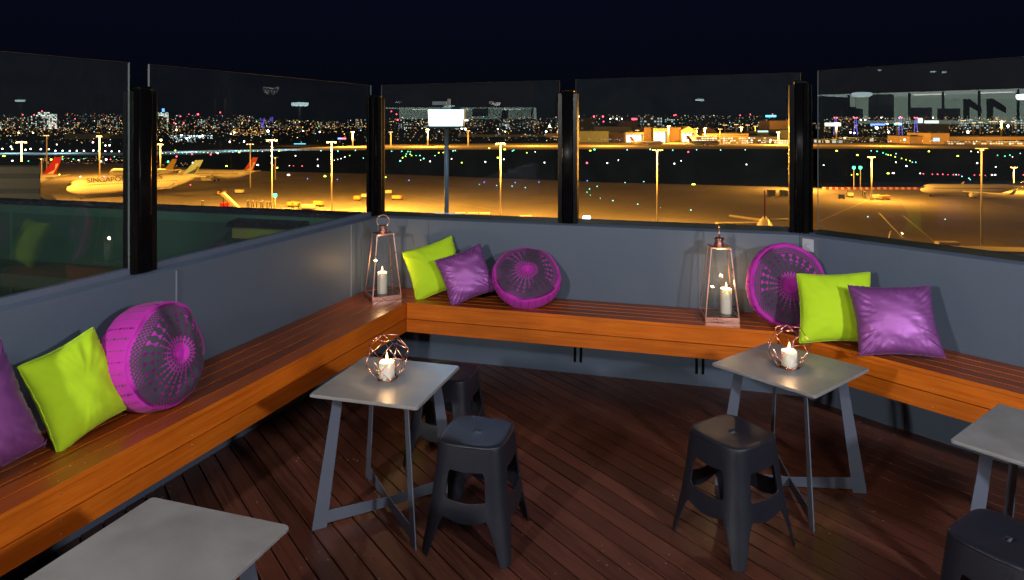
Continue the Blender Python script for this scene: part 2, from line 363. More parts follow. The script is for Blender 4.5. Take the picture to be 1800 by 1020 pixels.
# ------------------------------------------------------------------ deck
DA = math.atan2(-.81, .587); du = Vector((.587, -.81)).normalized(); dn = Vector((.81, .587)).normalized(); PIT = .095; OFF = .622
def clip(poly, p, n):
    o = []; m = len(poly)
    for i in range(m):
        a, b = poly[i], poly[(i+1) % m]; da, db = (a-p).dot(n), (b-p).dot(n)
        if da <= 0: o.append(a)
        if da*db < 0: o.append(a+(b-a)*(da/(da-db)))
    return o
mb = MB()
pl = [(fi[1], L.n), (fi[1], Mi.n), (fi[2], Rt.n), (Vector((0, -3.2)), Vector((0, -1)))]
for i in range(-70, 90):
    v0 = OFF+i*PIT; g_ = .0035
    q = [dn*(v0+g_)-du*9, dn*(v0+g_)+du*9, dn*(v0+PIT-g_)+du*9, dn*(v0+PIT-g_)-du*9]
    for pp, nn in pl: q = clip(q, pp+nn*.005, nn) if len(q) > 2 else q
    if len(q) > 2:
        # butt joints here and there
        mb.prism(q, -.022, 0)
M_deck = wood('wet_merbau_decking', DA, PIT, (.055, .018, .0115), (.118, .042, .028), .34, OFF, speck=26, bv=.55, spec=.42)
o = mb.build('deck_floor', M_deck, bevel=.002, seg=1); tag(o, kind='structure')
mb = MB(); mb.prism([v for v in fi]+[Vector((4, -3.4)), Vector((-4, -3.4))], -.12, -.035); tag(mb.build('deck_base', M_under), kind='structure')

# ------------------------------------------------------------------ benches
M_seat = {}
BW = .0
def bench(key, Lx, u, a0, a1, b0, b1, face, label):
    """a0/b0: front corners (offset 0), a1/b1: wall corners"""
    ang = math.atan2(u.y, u.x); base = Vector((*((a0+b0)/2), 0)); t = thing('built_in_bench', label, 'bench', base, 0, 'timber benches along the parapet')
    cross0 = 0
    # rotated coordinates: v = cross coordinate
    nn = Vector((-math.sin(ang), math.cos(ang)))
    dep = face-.004; n = 5; pitch = dep/n
    v_front = nn.dot(a0-Vector((base.x, base.y)))
    s = 1 if nn.dot(Lx.n) > 0 else -1
    ms = wood('bench_slats_'+key, ang, pitch, (.23, .044, .007), (.34, .074, .012), .27, v_front, speck=19, bv=.35, spec=.42)
    mf = wood('bench_fascia_'+key, ang, .1, (.50, .10, .005), (.68, .17, .009), .45, SZ-.022-.1*3, vert=True, bv=.22, spec=.3)
    mb = MB()
    for i in range(n):
        f0, f1 = (i*pitch+(.0 if i == 0 else .0035))/face, ((i+1)*pitch-.0035)/face
        q = [a0.lerp(a1, f0), b0.lerp(b1, f0), b0.lerp(b1, f1), a0.lerp(a1, f1)]
        mb.prism(q, SZ-.022, SZ, 0, 2)  # slat edges take the brighter fascia wood, painting in the light they catch
    Lg = (b0-a0).length; kk = .25
    while kk < Lg:
        for i in range(n):
            for d_ in (.25, .75):
                c_ = a0+u*kk+Lx.n*((i+d_)*pitch); mb.lathe([(.0028, 0), (.0028, .0012)], (c_.x, c_.y, SZ-.0002), 8, 1)
        kk += .62
    mb.build('seat', [ms, M_screw, mf], t, bevel=.002, off=base)
    mb = MB()
    for z0, z1 in ((SZ-.118, SZ-.0245), (SZ-.214, SZ-.123)):
        mb.prism([a0.lerp(a1, .02), b0.lerp(b1, .02), b0.lerp(b1, .07), a0.lerp(a1, .07)], z0, z1)
    kk = .25
    while kk < Lg:
        for z in (SZ-.045, SZ-.095, SZ-.14, SZ-.19):
            c_ = a0+u*kk+Lx.n*.0085; mb.box((c_.x, c_.y, z), (.005, .004, .005), ang, 1)
        kk += .62
    mb.build('fascia', [mf, M_screw], t, bevel=.002, off=base)
    # supporting rail behind and brackets to the wall
    mb = MB()
    mb.prism([a0.lerp(a1, .08), b0.lerp(b1, .08), b0.lerp(b1, .14), a0.lerp(a1, .14)], SZ-.2, SZ-.023)
    mb.prism([a0.lerp(a1, .86), b0.lerp(b1, .86), b0.lerp(b1, .995), a0.lerp(a1, .995)], SZ-.1, SZ-.023)
    mb.build('support_rail', M_under, t, off=base)
    return t, base, ang
c_in = [meet(L, 0, Mi, 0), meet(Mi, 0, Rt, 0)]; c_w = [fi[1], fi[2]]
tL, bL, aL = bench('left', L, uL, c_in[0]-uL*6.6, c_w[0]-uL*6.6, c_in[0]-uL*.003, c_w[0]-uL*.003, FACE['L'], 'long orange timber bench along the left wall, carrying three cushions')
tM, bM, aM = bench('middle', Mi, uM, c_in[0]+uM*.003, c_w[0]+uM*.003, c_in[1]-uM*.003, c_w[1]-uM*.003, FACE['M'], 'orange timber bench along the middle wall between the two corners')
tR, bR, aR = bench('right', Rt, uR, c_in[1]+uR*.003, c_w[1]+uR*.003, c_in[1]+uR*4.8, c_w[1]+uR*4.8, FACE['R'], 'orange timber bench along the right wall under the lime and purple cushions')
def bracket(t, base, Lx, face, xp, u):
    ang = math.atan2(u.y, u.x); p = Lx.col(face, xp); mb = MB()
    for s in (-.022, .022):
        c_ = p+u*s; q = c_-Lx.n*.004
        mb.box((q.x, q.y, .235), (.017, .008, .30), ang)
        a3 = [(c_.x, c_.y, .21), (c_.x, c_.y, SZ-.1), (c_.x-Lx.n.x*.36, c_.y-Lx.n.y*.36, SZ-.1), (c_.x-Lx.n.x*.36, c_.y-Lx.n.y*.36, SZ-.13), (c_.x-Lx.n.x*.03, c_.y-Lx.n.y*.03, .25)]
        mb.extrude(a3, (u.x*.005, u.y*.005, 0))
    mb.build('bracket', M_black, t, off=base)
bracket(tM, bM, Mi, FACE['M'], 1016, uM); bracket(tM, bM, Mi, FACE['M'], 1230, uM)

# ------------------------------------------------------------------ glass balustrade
def pane(Lx, off, x0, y0, x1, y1, u, label, P=None):
    a = Lx.col(off, x0) if P is None else P[0]; b = Lx.col(off, x1) if P is None else P[1]
    za, zb = (zat(y0, a.y), zat(y1, b.y)) if P is None else (P[2], P[3])
    t = thing('glass_panel', label, 'glass panel', (*((a+b)/2), ZG), 0, 'glass windbreak panels'); base = Vector((*((a+b)/2), ZG))
    th = Lx.n*.012; mb = MB()
    v = mb.vv([(*a, ZG-.01), (*b, ZG-.01), (*b, zb), (*a, za)]); w_ = mb.vv([(*(a+th), ZG-.01), (*(b+th), ZG-.01), (*(b+th), zb), (*(a+th), za)])
    mb.face(v, 0); mb.face(w_[::-1], 0)
    for i in (1, 2, 3): mb.face([v[i], v[(i+1) % 4], w_[(i+1) % 4], w_[i]], 1)
    mb.face([v[0], v[1], w_[1], w_[0]], 1)
    mb.build('pane', [M_glass, M_gedge], t, off=base)
    mb = MB(); q0, q1 = a-Lx.n*.012, b-Lx.n*.012; mb.prism([q0, q1, q1+Lx.n*.01, q0+Lx.n*.01], ZG-.004, ZG+.026)
    q0, q1 = a+Lx.n*.014, b+Lx.n*.014; mb.prism([q0, q1, q1+Lx.n*.01, q0+Lx.n*.01], ZG-.004, ZG+.026)
    mb.build('base_channel', M_cap if Lx is L else M_rubber, t, off=base)
    return a, b
l0 = L.col(GL['L'], 228); pane(L, GL['L'], 0, 0, 0, 0, uL, 'leftmost glass panel, reflecting the lime cushion and the green outer parapet', (l0-uL*2.3, l0, 2.13, zat(110, l0.y)))
l00 = l0-uL*2.45; pane(L, GL['L'], 0, 0, 0, 0, uL, 'glass panel beside the viewer on the left wall', (l00-uL*2.2, l00, 2.12, 2.12))
pane(L, GL['L'], 263, 113, 653, 150, uL, 'glass panel on the left wall between its thick black post and the corner post')
pane(Mi, GL['M'], 670, 149.9, 983.5, 141.1, uM, 'glass panel in front of the lit lamp box on its grey pole')
pane(Mi, GL['M'], 1012, 139.8, 1407.5, 127.5, uM, 'glass panel behind the middle bench in front of the white hangars')
r0 = Rt.col(GL['R'], 1437); r1 = r0+uR*2.35; pane(Rt, GL['R'], 0, 0, 0, 0, uR, 'glass panel on the right wall, reflecting the lounge windows and number 11', (r0, r1, zat(124.3, r0.y), 2.215))
r2 = r1+uR*.15; pane(Rt, GL['R'], 0, 0, 0, 0, uR, 'glass panel at the far right end of the right wall', (r2, r2+uR*2.2, 2.215, 2.22))

def rrect(w_, d_, r, n=4):
    P = []
    for cx, cy_, a0 in ((w_/2-r, d_/2-r, 0), (-w_/2+r, d_/2-r, 90), (-w_/2+r, -d_/2+r, 180), (w_/2-r, -d_/2+r, 270)):
        for i in range(n+1):
            a = R(a0+90*i/n); P.append((cx+r*math.cos(a), cy_+r*math.sin(a)))
    return P
def post(c, ang, zt, zc, label, ang2=None):
    t = thing('balustrade_post', label, 'post', (c.x, c.y, ZG-.005), ang, 'black posts holding the glass panels')
    h = zt-ZG; hc = zc-ZG
    mb = MB(); mb.rings([[(x, y, z) for x, y in rrect(.08-i_, .075-i_, .014)] for z, i_ in ((0, 0), (h-.02, 0))], sm=True); mb.build('upright', M_black, t)
    mb = MB(); mb.rings([[(x, y, z) for x, y in rrect(.084-i_, .079-i_, .012)] for z, i_ in ((h-.02, 0), (h-.007, .002), (h, .012))], sm=True); mb.build('cap', M_black, t)
    for s in (-1, 1):
        mb = MB(); rz = 0 if (ang2 is None or s < 0) else ang2-ang
        for dy in (-.021, .024):
            M_ = Matrix.Rotation(rz, 3, 'Z'); mb.box(M_@Vector((s*.057, dy, hc/2)), (.032, .022, hc), rz)
        mb.build('glazing_channel', M_black, t, bevel=.002)
    return t
aMid, aLft, aRgt = math.atan2(uM.y, uM.x), math.atan2(uL.y, uL.x), math.atan2(uR.y, uR.x)
post(L.col(GL['L'], 247), aLft, 2.035, 2.007, 'thick black post in the left wall, nearest the viewer')
pc = meet(L, GL['L'], Mi, GL['M'])+Vector((.012, -.01)); post(pc, aLft, 2.075, 2.05, 'black corner post behind the left lantern', aMid)
post(Mi.col(GL['M'], 999), aMid, 2.10, 2.07, 'black post in the middle wall between the lamp box and the hangars')
pc = meet(Mi, GL['M'], Rt, GL['R']); post(pc, aMid, 2.138, 2.11, 'black post above the small square wall plate at the right corner', aRgt)
post(l0-uL*2.375, aLft, 2.03, 2.0, 'black post at the near end of the left wall')
post(r1+uR*.075, aRgt, 2.15, 2.12, 'black post at the near end of the right wall')

# ------------------------------------------------------------------ outdoor lamp box on its pole
M_lampface = emit('lamp_diffuser', (.72, .95, 1), 7, True)
M_pole = pbr('pale_blue_pole', (.22, .3, .36), .4)
lx, ly = -.76, 8.0
t = thing('outdoor_lamp', 'bright white lamp box on a grey pole just outside the middle glass', 'lamp', (lx, ly, -.7))
t.scale = (1.35, 1.35, 1)
mb = MB(); mb.tube((0, 0, 0), (0, 0, 2.5), .021, .019, 14); mb.build('pole', M_pole, t)
mb = MB(); A = .158; B = .148
rs = [[(x*sx, y*sx, z) for x, y in rrect(.316, .12, .02)] for z, sx in ((2.48, .93), (2.515, .955), (2.69, 1.0), (2.699, 1.0))]
mb.rings(rs, sm=True); mb.build('housing', pbr('lamp_housing', (.12, .15, .16), .5), t)
mb = MB(); mb.extrude([(-.142, -.0625, 2.508), (.142, -.0625, 2.508), (.151, -.0635, 2.69), (-.151, -.0635, 2.69)], (0, -.004, 0)); mb.build('diffuser', M_lampface, t)
mb = MB(); mb.rings([[(x, y, z) for x, y in rrect(.35-i_, .15-i_, .02)] for z, i_ in ((2.70, 0), (2.715, .0), (2.73, .05))]); mb.build('lid', pbr('dark_lid', (.03, .04, .045), .5), t)
mb = MB(); mb.box((-.06, 0, 2.77), (.12, .05, .04)); mb.box((.02, 0, 2.77), (.025, .025, .1)); mb.build('top_bracket', M_pole, t)
lamp('lamp_glow', 'AREA', (0, -.085, 2.6), 10, (.4, .6, 1), .2, (0, -1, 2.2), t)
t.children[-1].visible_camera = True
# ------------------------------------------------------------------ tables
def leg_poly(outer0, outer1, w0, w1, z0, z1, th, dirv):
    """flat tapering bar in the vertical plane of dirv; outer edge from radius outer0 at z0 to outer1 at z1"""
    d = Vector(dirv).normalized(); s = Vector((-d.y, d.x, 0))*th/2
    pts = [d*outer0+Vector((0, 0, z0)), d*outer1+Vector((0, 0, z1)), d*(outer1-w1)+Vector((0, 0, z1)), d*(outer0-w0)+Vector((0, 0, z0))]
    return [p_-s for p_ in pts], s*2
def table(c, rz, side, label, hz=.622):
    t = thing('square_table', label, 'table', (c[0], c[1], 0), rz, 'square grey-topped tables')
    mb = MB(); h = side/2
    rs = []
    for z, i_ in ((hz-.02, .012), (hz-.013, .0), (hz-.004, 0), (hz, .003)):
        rs.append([(x, y, z) for x, y in rrect(side-2*i_, side-2*i_, .012, 3)])
    mb.rings(rs, sm=False); mb.build('tabletop', M_top, t)
    rr = h*math.sqrt(2); zt = hz-.021
    for k_ in range(4):
        a = R(45+90*k_); d = (math.cos(a), math.sin(a), 0)
        pts, v = leg_poly(rr*.965, rr*.70, .068, .045, 0, zt, .006, d); mb = MB(); mb.extrude(pts, v)
        pts, v = leg_poly(rr*.78, rr*.775, .17, .16, zt-.006, zt-.0005, .04, d); mb.extrude(pts, v)
        mb.build('leg', M_leg, t, bevel=.001, seg=1)
    for k_ in range(2):
        a = R(45+90*k_); d = Vector((math.cos(a), math.sin(a), 0)); s = Vector((-d.y, d.x, 0))*.003
        rI = rr*.965-.066; pts = [(-d*rI)+Vector((0, 0, .018)), (-d*(rI-.012))+Vector((0, 0, .075)), Vector((0, 0, .062)), d*(rI-.012)+Vector((0, 0, .075)), d*rI+Vector((0, 0, .018)), Vector((0, 0, .015))]
        mb = MB(); mb.extrude([p_-s for p_ in pts], s*2); mb.build('cross_brace', M_leg, t, bevel=.001, seg=1)
    return t
table((-.59, 3.29), R(-16), .53, 'square table beside the left bench corner, carrying a geometric candle holder')
table((1.40, 3.47), R(39), .545, 'square table beside the right bench, carrying a geometric candle holder')
u1 = Vector((.9527, -.304)); u2 = Vector((-.304, -.9527)); q = Vector((-1.181, 2.26))+u1*.265+u2*.265
table((q.x, q.y), R(-17.7), .53, 'bare square table at the bottom left of the picture, nearest the viewer')
u1 = Vector((.785, .62)); u2 = Vector((.62, -.785)); q = Vector((1.6955, 2.668))+u1*.275+u2*.275
table((q.x, q.y), R(38.5), .55, 'bare square table at the right edge, in front of the right bench')

# ------------------------------------------------------------------ stools
def stool(c, rz, label):
    t = thing('plastic_stool', label, 'stool', (c[0], c[1], 0), rz, 'dark moulded plastic stools')
    SH = .468
    def half(z): f_ = z/SH; return .216-.066*f_-.007*math.sin(PI*f_)
    def pt(k_, s, z, a=None, nexp=4.6):
        ph = s*PI/4; a = half(z) if a is None else a
        r_ = a/((abs(math.cos(ph))**nexp+abs(math.sin(ph))**nexp)**(1/nexp))
        an = ph+k_*PI/2; return (r_*math.cos(an), r_*math.sin(an), z)
    # z levels; each: z, leg inner boundary s
    lv = [(0, .865, .80), (.05, .815, .755), (.10, .76, .71), (.142, .70, .675), (.160, .65, .6), (.172, .60, .5),
          (.21, .59, .56), (.246, .58, .5), (.256, .62, .6), (.30, .61, .60), (.350, .59, .57), (.362, .54, .5), (.40, .5, .5), (.44, .5, .5), (.458, .5, .5)]
    nC, nM_ = 5, 8; bm = bmesh.new(); grid = {}
    for k_ in range(4):
        for j, (z, sl, _) in enumerate(lv):
            S = [-1+(1-sl)*i/nC for i in range(nC)]+[-sl+2*sl*i/nM_ for i in range(nM_)]+[sl+(1-sl)*i/nC for i in range(nC+1)]
            for i, s in enumerate(S):
                zz = z
                if abs(s) <= sl+1e-6:
                    b_ = 1-(s/sl)**2
                    if j == 5: zz = z-.022*b_
                    if j == 7: zz = z-.012*b_
                    if j == 11: zz = z-.006*b_
                    if j == 6: zz = z-.008*b_
                grid[k_, j, i] = bm.verts.new(pt(k_, s, zz, half(z)))
    nS = 2*nC+nM_
    for k_ in range(4):
        for j in range(len(lv)-1):
            for i in range(nS):
                mid = nC <= i < nC+nM_
                if mid and (j < 5 or 7 <= j < 11): continue
                f_ = bm.faces.new([grid[k_, j, i], grid[k_, j, i+1], grid[k_, j+1, i+1], grid[k_, j+1, i]]); f_.smooth = True
    bmesh.ops.remove_doubles(bm, verts=bm.verts, dist=1e-5); bmesh.ops.recalc_face_normals(bm, faces=bm.faces)
    me = bpy.data.meshes.new('moulded_base'); bm.to_mesh(me); bm.free(); me.materials.append(M_stool)
    o = bpy.data.objects.new('moulded_base', me); sc.collection.objects.link(o); o.parent = t
    so = o.modifiers.new('thick', 'SOLIDIFY'); so.thickness = .007; so.offset = -1
    bv = o.modifiers.new('bevel', 'BEVEL'); bv.width = .002; bv.segments = 2; bv.limit_method = 'ANGLE'; bv.angle_limit = R(50)
    o.modifiers.new('weighted', 'WEIGHTED_NORMAL').keep_sharp = True
    mb = MB(); rs = []
    for a, z in ((half(.458)-.004, .452), (half(.458)+.0012, .456), (half(.458)+.001, .461), (half(.458)-.003, .4665), (half(.458)-.010, .4685), (.12, .468), (.08, .4655), (.04, .464), (.021, .4635)):
        rs.append([pt(k_, s, z, a, 4.3 if a > .1 else 3.0) for k_ in range(4) for s in [-1+2*i/14 for i in range(14)]])
    V = mb.rings(rs, caps=False)
    mb.face(V[0][::-1])
    # recessed grip: close the centre with a pocket
    ring = V[-1]; low = mb.vv([(v.co.x*.8, v.co.y*.62, v.co.z-.001) for v in ring]); bot = mb.vv([(v.co.x*.74, v.co.y*.5, v.co.z-.011) for v in ring]); n = len(ring)
    for i in range(n):
        mb.face([ring[i], ring[(i+1) % n], low[(i+1) % n], low[i]], 0, True); mb.face([low[i], low[(i+1) % n], bot[(i+1) % n], bot[i]])
    mb.face(bot); mb.build('seat', M_stool, t)
    mb = MB(); mb.box((0, 0, .4585), (.03, .007, .006)); mb.build('grip_slot', M_leg, t, bevel=.001)
    return t
s0 = stool((-.155, 3.085), R(-15), 'dark plastic stool in front of the left table, its whole front face in view')
def dup(o, loc, rz, label):
    c = copy_tree(o, label=label); c.location = (loc[0], loc[1], 0); c.rotation_euler = (0, 0, rz); return c
dup(s0, (-.355, 3.83), R(-15), 'dark plastic stool half hidden behind the left table')
dup(s0, (.988, 3.085), R(33), 'dark plastic stool in front of the right table')
dup(s0, (1.655, 2.29), R(33), 'dark plastic stool at the bottom right edge of the picture')

# ------------------------------------------------------------------ candles, lanterns, wire holders
def wax_mat():
    m, t, o = nodes('white_wax'); p = N(t, 'ShaderNodeBsdfPrincipled'); t.links.new(p.outputs[0], o.inputs[0])
    p.inputs['Base Color'].default_value = (.9, .84, .72, 1); p.inputs['Roughness'].default_value = .45
    p.inputs['Subsurface Weight'].default_value = .45; p.inputs['Subsurface Radius'].default_value = (1, .72, .45); p.inputs['Subsurface Scale'].default_value = .03
    return m
M_wax = wax_mat()
def candle(c, z, r, h, label, fl=1.5):
    t = thing('candle', label, 'candle', (c[0], c[1], z), 0, 'lit white pillar candles')
    mb = MB(); mb.lathe([(r*.97, 0), (r, .003), (r*.995, h*.5), (r, h-.006), (r*.96, h-.001), (r*.86, h), (r*.7, h-.006), (r*.2, h-.009)], n=32); mb.build('wax', M_wax, t)
    mb = MB(); mb.tube((0, 0, h-.01), (.001, 0, h+.012), .0013, .001, 6); mb.build('wick', M_wick, t)
    mb = MB(); mb.lathe([(.0008, 0), (.0042, .005), (.0055, .011), (.0045, .02), (.002, .03), (.0003, .037)], (0, 0, h+.006), 12); mb.build('flame', M_flame, t)
    lamp('flame_light', 'POINT', (0, 0, h+.03), fl, (1, .58, .25), .012, None, t)
    return t
def lantern(c, z, rz, label, ringrot):
    t = thing('copper_lantern', label, 'lantern', (c[0], c[1], z), rz, 'tall copper and glass lanterns')
    hb, ht, h = .11, .066, .475; zb = .03
    mb = MB(); mb.box((0, 0, zb/2), (2*hb, 2*hb, zb)); mb.build('base', M_copper, t, bevel=.002)
    mb = MB(); mb.box((0, 0, zb+.002), (2*hb-.016, 2*hb-.016, .003)); mb.build('floor_plate', M_darkcop, t)
    mb = MB(); rr = .0045
    cb = [Vector((sx*(hb-rr), sy*(hb-rr), zb)) for sx, sy in ((-1, -1), (1, -1), (1, 1), (-1, 1))]; ct = [Vector((sx*(ht-rr), sy*(ht-rr), h)) for sx, sy in ((-1, -1), (1, -1), (1, 1), (-1, 1))]
    for i in range(4):
        mb.tube(cb[i], ct[i], rr, rr, 4, sm=False); mb.tube(ct[i], ct[(i+1) % 4], rr, rr, 4, sm=False); mb.tube(cb[i]+Vector((0, 0, .002)), cb[(i+1) % 4]+Vector((0, 0, .002)), rr, rr, 4, sm=False)
    mb.build('frame', M_copper, t)
    for i in range(4):
        a, b, c2, d = cb[i], cb[(i+1) % 4], ct[(i+1) % 4], ct[i]; n_ = ((b-a).cross(d-a)).normalized()*.0022
        mb = MB(); mb.extrude([a, b, c2, d], n_); mb.build('glass_pane', M_lglass, t)
    mb = MB(); mb.box((0, 0, h+.003), (2*ht+.004, 2*ht+.004, .008)); mb.lathe([(.03, 0), (.034, .004), (.034, .02), (.028, .024), (.028, .04), (.033, .044), (.033, .052), (.026, .056)], (0, 0, h+.006), 20); mb.build('top_cap', M_copper, t, bevel=.0015)
    mb = MB(); n = 40; ring = []
    Mr = Matrix.Rotation(ringrot, 3, 'Z')
    for i in range(n):
        a = 2*PI*i/n; r_ = .0042+.0011*math.sin(a*22); cen = Mr@Vector((.046*math.cos(a), 0, .046*math.sin(a))); o_ = Mr@Vector((math.cos(a), 0, math.sin(a)))
        s_ = Mr@Vector((0, 1, 0)); ring.append([cen+o_*r_*math.cos(b)+s_*r_*math.sin(b)+Vector((0, 0, h+.092)) for b in [2*PI*j/8 for j in range(8)]])
    ring.append(ring[0]); mb.rings(ring, caps=False)
    for s in (-1, 1): mb.tube(Mr@Vector((s*.02, 0, 0))+Vector((0, 0, h+.05)), Mr@Vector((s*.036, 0, 0))+Vector((0, 0, h+.06)), .005, .005, 8)
    mb.build('ring_handle', M_copper, t, weld=True)
    return t
lantern((-.962, 5.135), SZ, R(26.3), 'tall copper lantern standing in the left bench corner, by the lime cushion', R(-26+5))
lantern((1.38, 4.585), SZ, R(-6), 'tall copper lantern on the middle bench, left of the flat round cushion', R(80))
candle((-.965, 5.12), SZ+.034, .036, .158, 'white pillar candle inside the lantern in the left bench corner', 3.2)
candle((1.425, 4.58), SZ+.034, .038, .165, 'white pillar candle inside the lantern on the middle bench by the round cushion', 3.2)
def geo(c, z, rz, label, open_):
    t = thing('wire_candle_holder', label, 'candle holder', (c[0], c[1], z), rz, 'geometric copper wire candle holders')
    def ring5(r, zz, a0, n=5): return [Vector((r*math.cos(R(a0+360/n*i)), r*math.sin(R(a0+360/n*i)), zz)) for i in range(n)]
    A = ring5(.05, .004, 0); Bq = ring5(.1, .068, 36); C_ = ring5(.103, .138, 0); D = ring5(.058, .197, 36)
    edges = []
    for i in range(5):
        j = (i+1) % 5
        edges += [(A[i], A[j]), (A[i], Bq[i]), (A[j], Bq[i]), (Bq[i], C_[i]), (Bq[i], C_[j]), (C_[i], D[i]), (D[i], D[j])]
        if i not in open_: edges += [(C_[j], D[i])]
        if i in open_: edges += [(C_[i], C_[j]), (Bq[i], Bq[j])]
    mb = MB()
    for a, b in edges: mb.tube(a, b, .0016, .0016, 6)
    for q_ in A+Bq+C_+D: mb.octa(q_, .0026)
    mb.build('wire_frame', M_copper, t)
    mb = MB(); mb.lathe([(.048, .002), (.05, .004), (.052, .014), (.0505, .014), (.047, .006), (.001, .005)], n=5); mb.build('tray', M_tray, t)
    return t
geo((-.598, 3.295), .622, R(12), 'copper wire candle holder on the left table', (0, 2))
geo((1.385, 3.445), .622, R(40), 'copper wire candle holder on the right table', (1, 3))
candle((-.598, 3.29), .628, .0375, .08, 'short white candle in the wire holder on the left table')
candle((1.385, 3.44), .628, .038, .082, 'short white candle in the wire holder on the right table')

# ------------------------------------------------------------------ cushions
def place(o, c, yaw, lean, roll):
    o.location = c; o.rotation_euler = (Matrix.Rotation(yaw, 4, 'Z')@Matrix.Rotation(-lean, 4, 'X')@Matrix.Rotation(-roll, 4, 'Y')).to_euler()
def pillow(w_, h_, th, c, yaw, lean, roll, mat, name, label, grp, seed=0, silky=False, piping=True, shear=0, dog=0):
    n = 56; mb = MB(); sh = Vector((seed*3.1, 1.7, seed))
    def P(u, v, s):
        x = u*w_/2*(1-.10*(1-v*v)*u*u); z = v*h_/2*(1-.10*(1-u*u)*v*v)
        e_ = max(0, (1-u**2)*(1-v**2)); y = s*th/2*(e_**.40)
        k_ = e_**.25
        ang = math.atan2(v, u)
        if silky:
            e9 = max(abs(u), abs(v)); fr = noise.noise(Vector((ang*13, seed, s)))*2.0*e9**2+noise.noise(Vector((u*2.4, v*3.4+u*1.5, seed+s)))*.9
            y += s*.013*fr*k_*(1.25-e_)
            x += .004*noise.noise(Vector((v*14, 3, seed))); z += .004*noise.noise(Vector((u*14, 5, seed)))
        else:
            fr = noise.noise(Vector((u*2.6+v*1.5, v*2.6, seed+s)))*.6+noise.noise(Vector((ang*5, seed, s)))*(1-e_)
            y += s*.009*fr*k_
            x += .0025*noise.noise(Vector((v*6, 3, seed)))
        c_ = (abs(u)*abs(v))**5; x *= 1-.04*c_; z *= 1-.04*c_
        x += shear*z
        z -= dog*max(0, u)*max(0, v)**3
        return (x, -y, z)
    V = {}
    for s in (1, -1):
        for i in range(n+1):
            for j in range(n+1):
                u = math.sin((2*i/n-1)*PI/2)*.5+(2*i/n-1)*.5; v = math.sin((2*j/n-1)*PI/2)*.5+(2*j/n-1)*.5
                V[s, i, j] = mb.bm.verts.new(P(u, v, s))
        for i in range(n):
            for j in range(n): mb.face([V[s, i, j], V[s, i+1, j], V[s, i+1, j+1], V[s, i, j+1]], 0, True)
    edge = [V[1, i, 0].co.copy() for i in range(n)]+[V[1, n, j].co.copy() for j in range(n)]+[V[1, i, n].co.copy() for i in range(n, 0, -1)]+[V[1, 0, j].co.copy() for j in range(n, 0, -1)]
    o = mb.build(name, mat, weld=True); tag(o, label, 'cushion', grp)
    mb = MB(); m_ = len(edge)
    if piping or silky:
        r_ = .0035 if not silky else .0022
        for i in range(m_): mb.tube(edge[i], edge[(i+1) % m_], r_, r_, 6)
        if silky:
            for ci in (0, n, 2*n, 3*n):
                cpt = edge[ci]; rn = random.Random(ci+seed)
                for q_ in range(7): mb.tube(cpt, cpt+Vector((rn.uniform(-.012, .012), rn.uniform(-.008, .008), rn.uniform(-.012, .012)))*1.2, .0014, .0008, 4)
        pp = mb.build('piping', mat, o)
    place(o, c, R(yaw), R(lean), R(roll)); return o
MAG = (.52, .03, .44); GRY = (.062, .058, .088); DK = (.09, .0, .07)
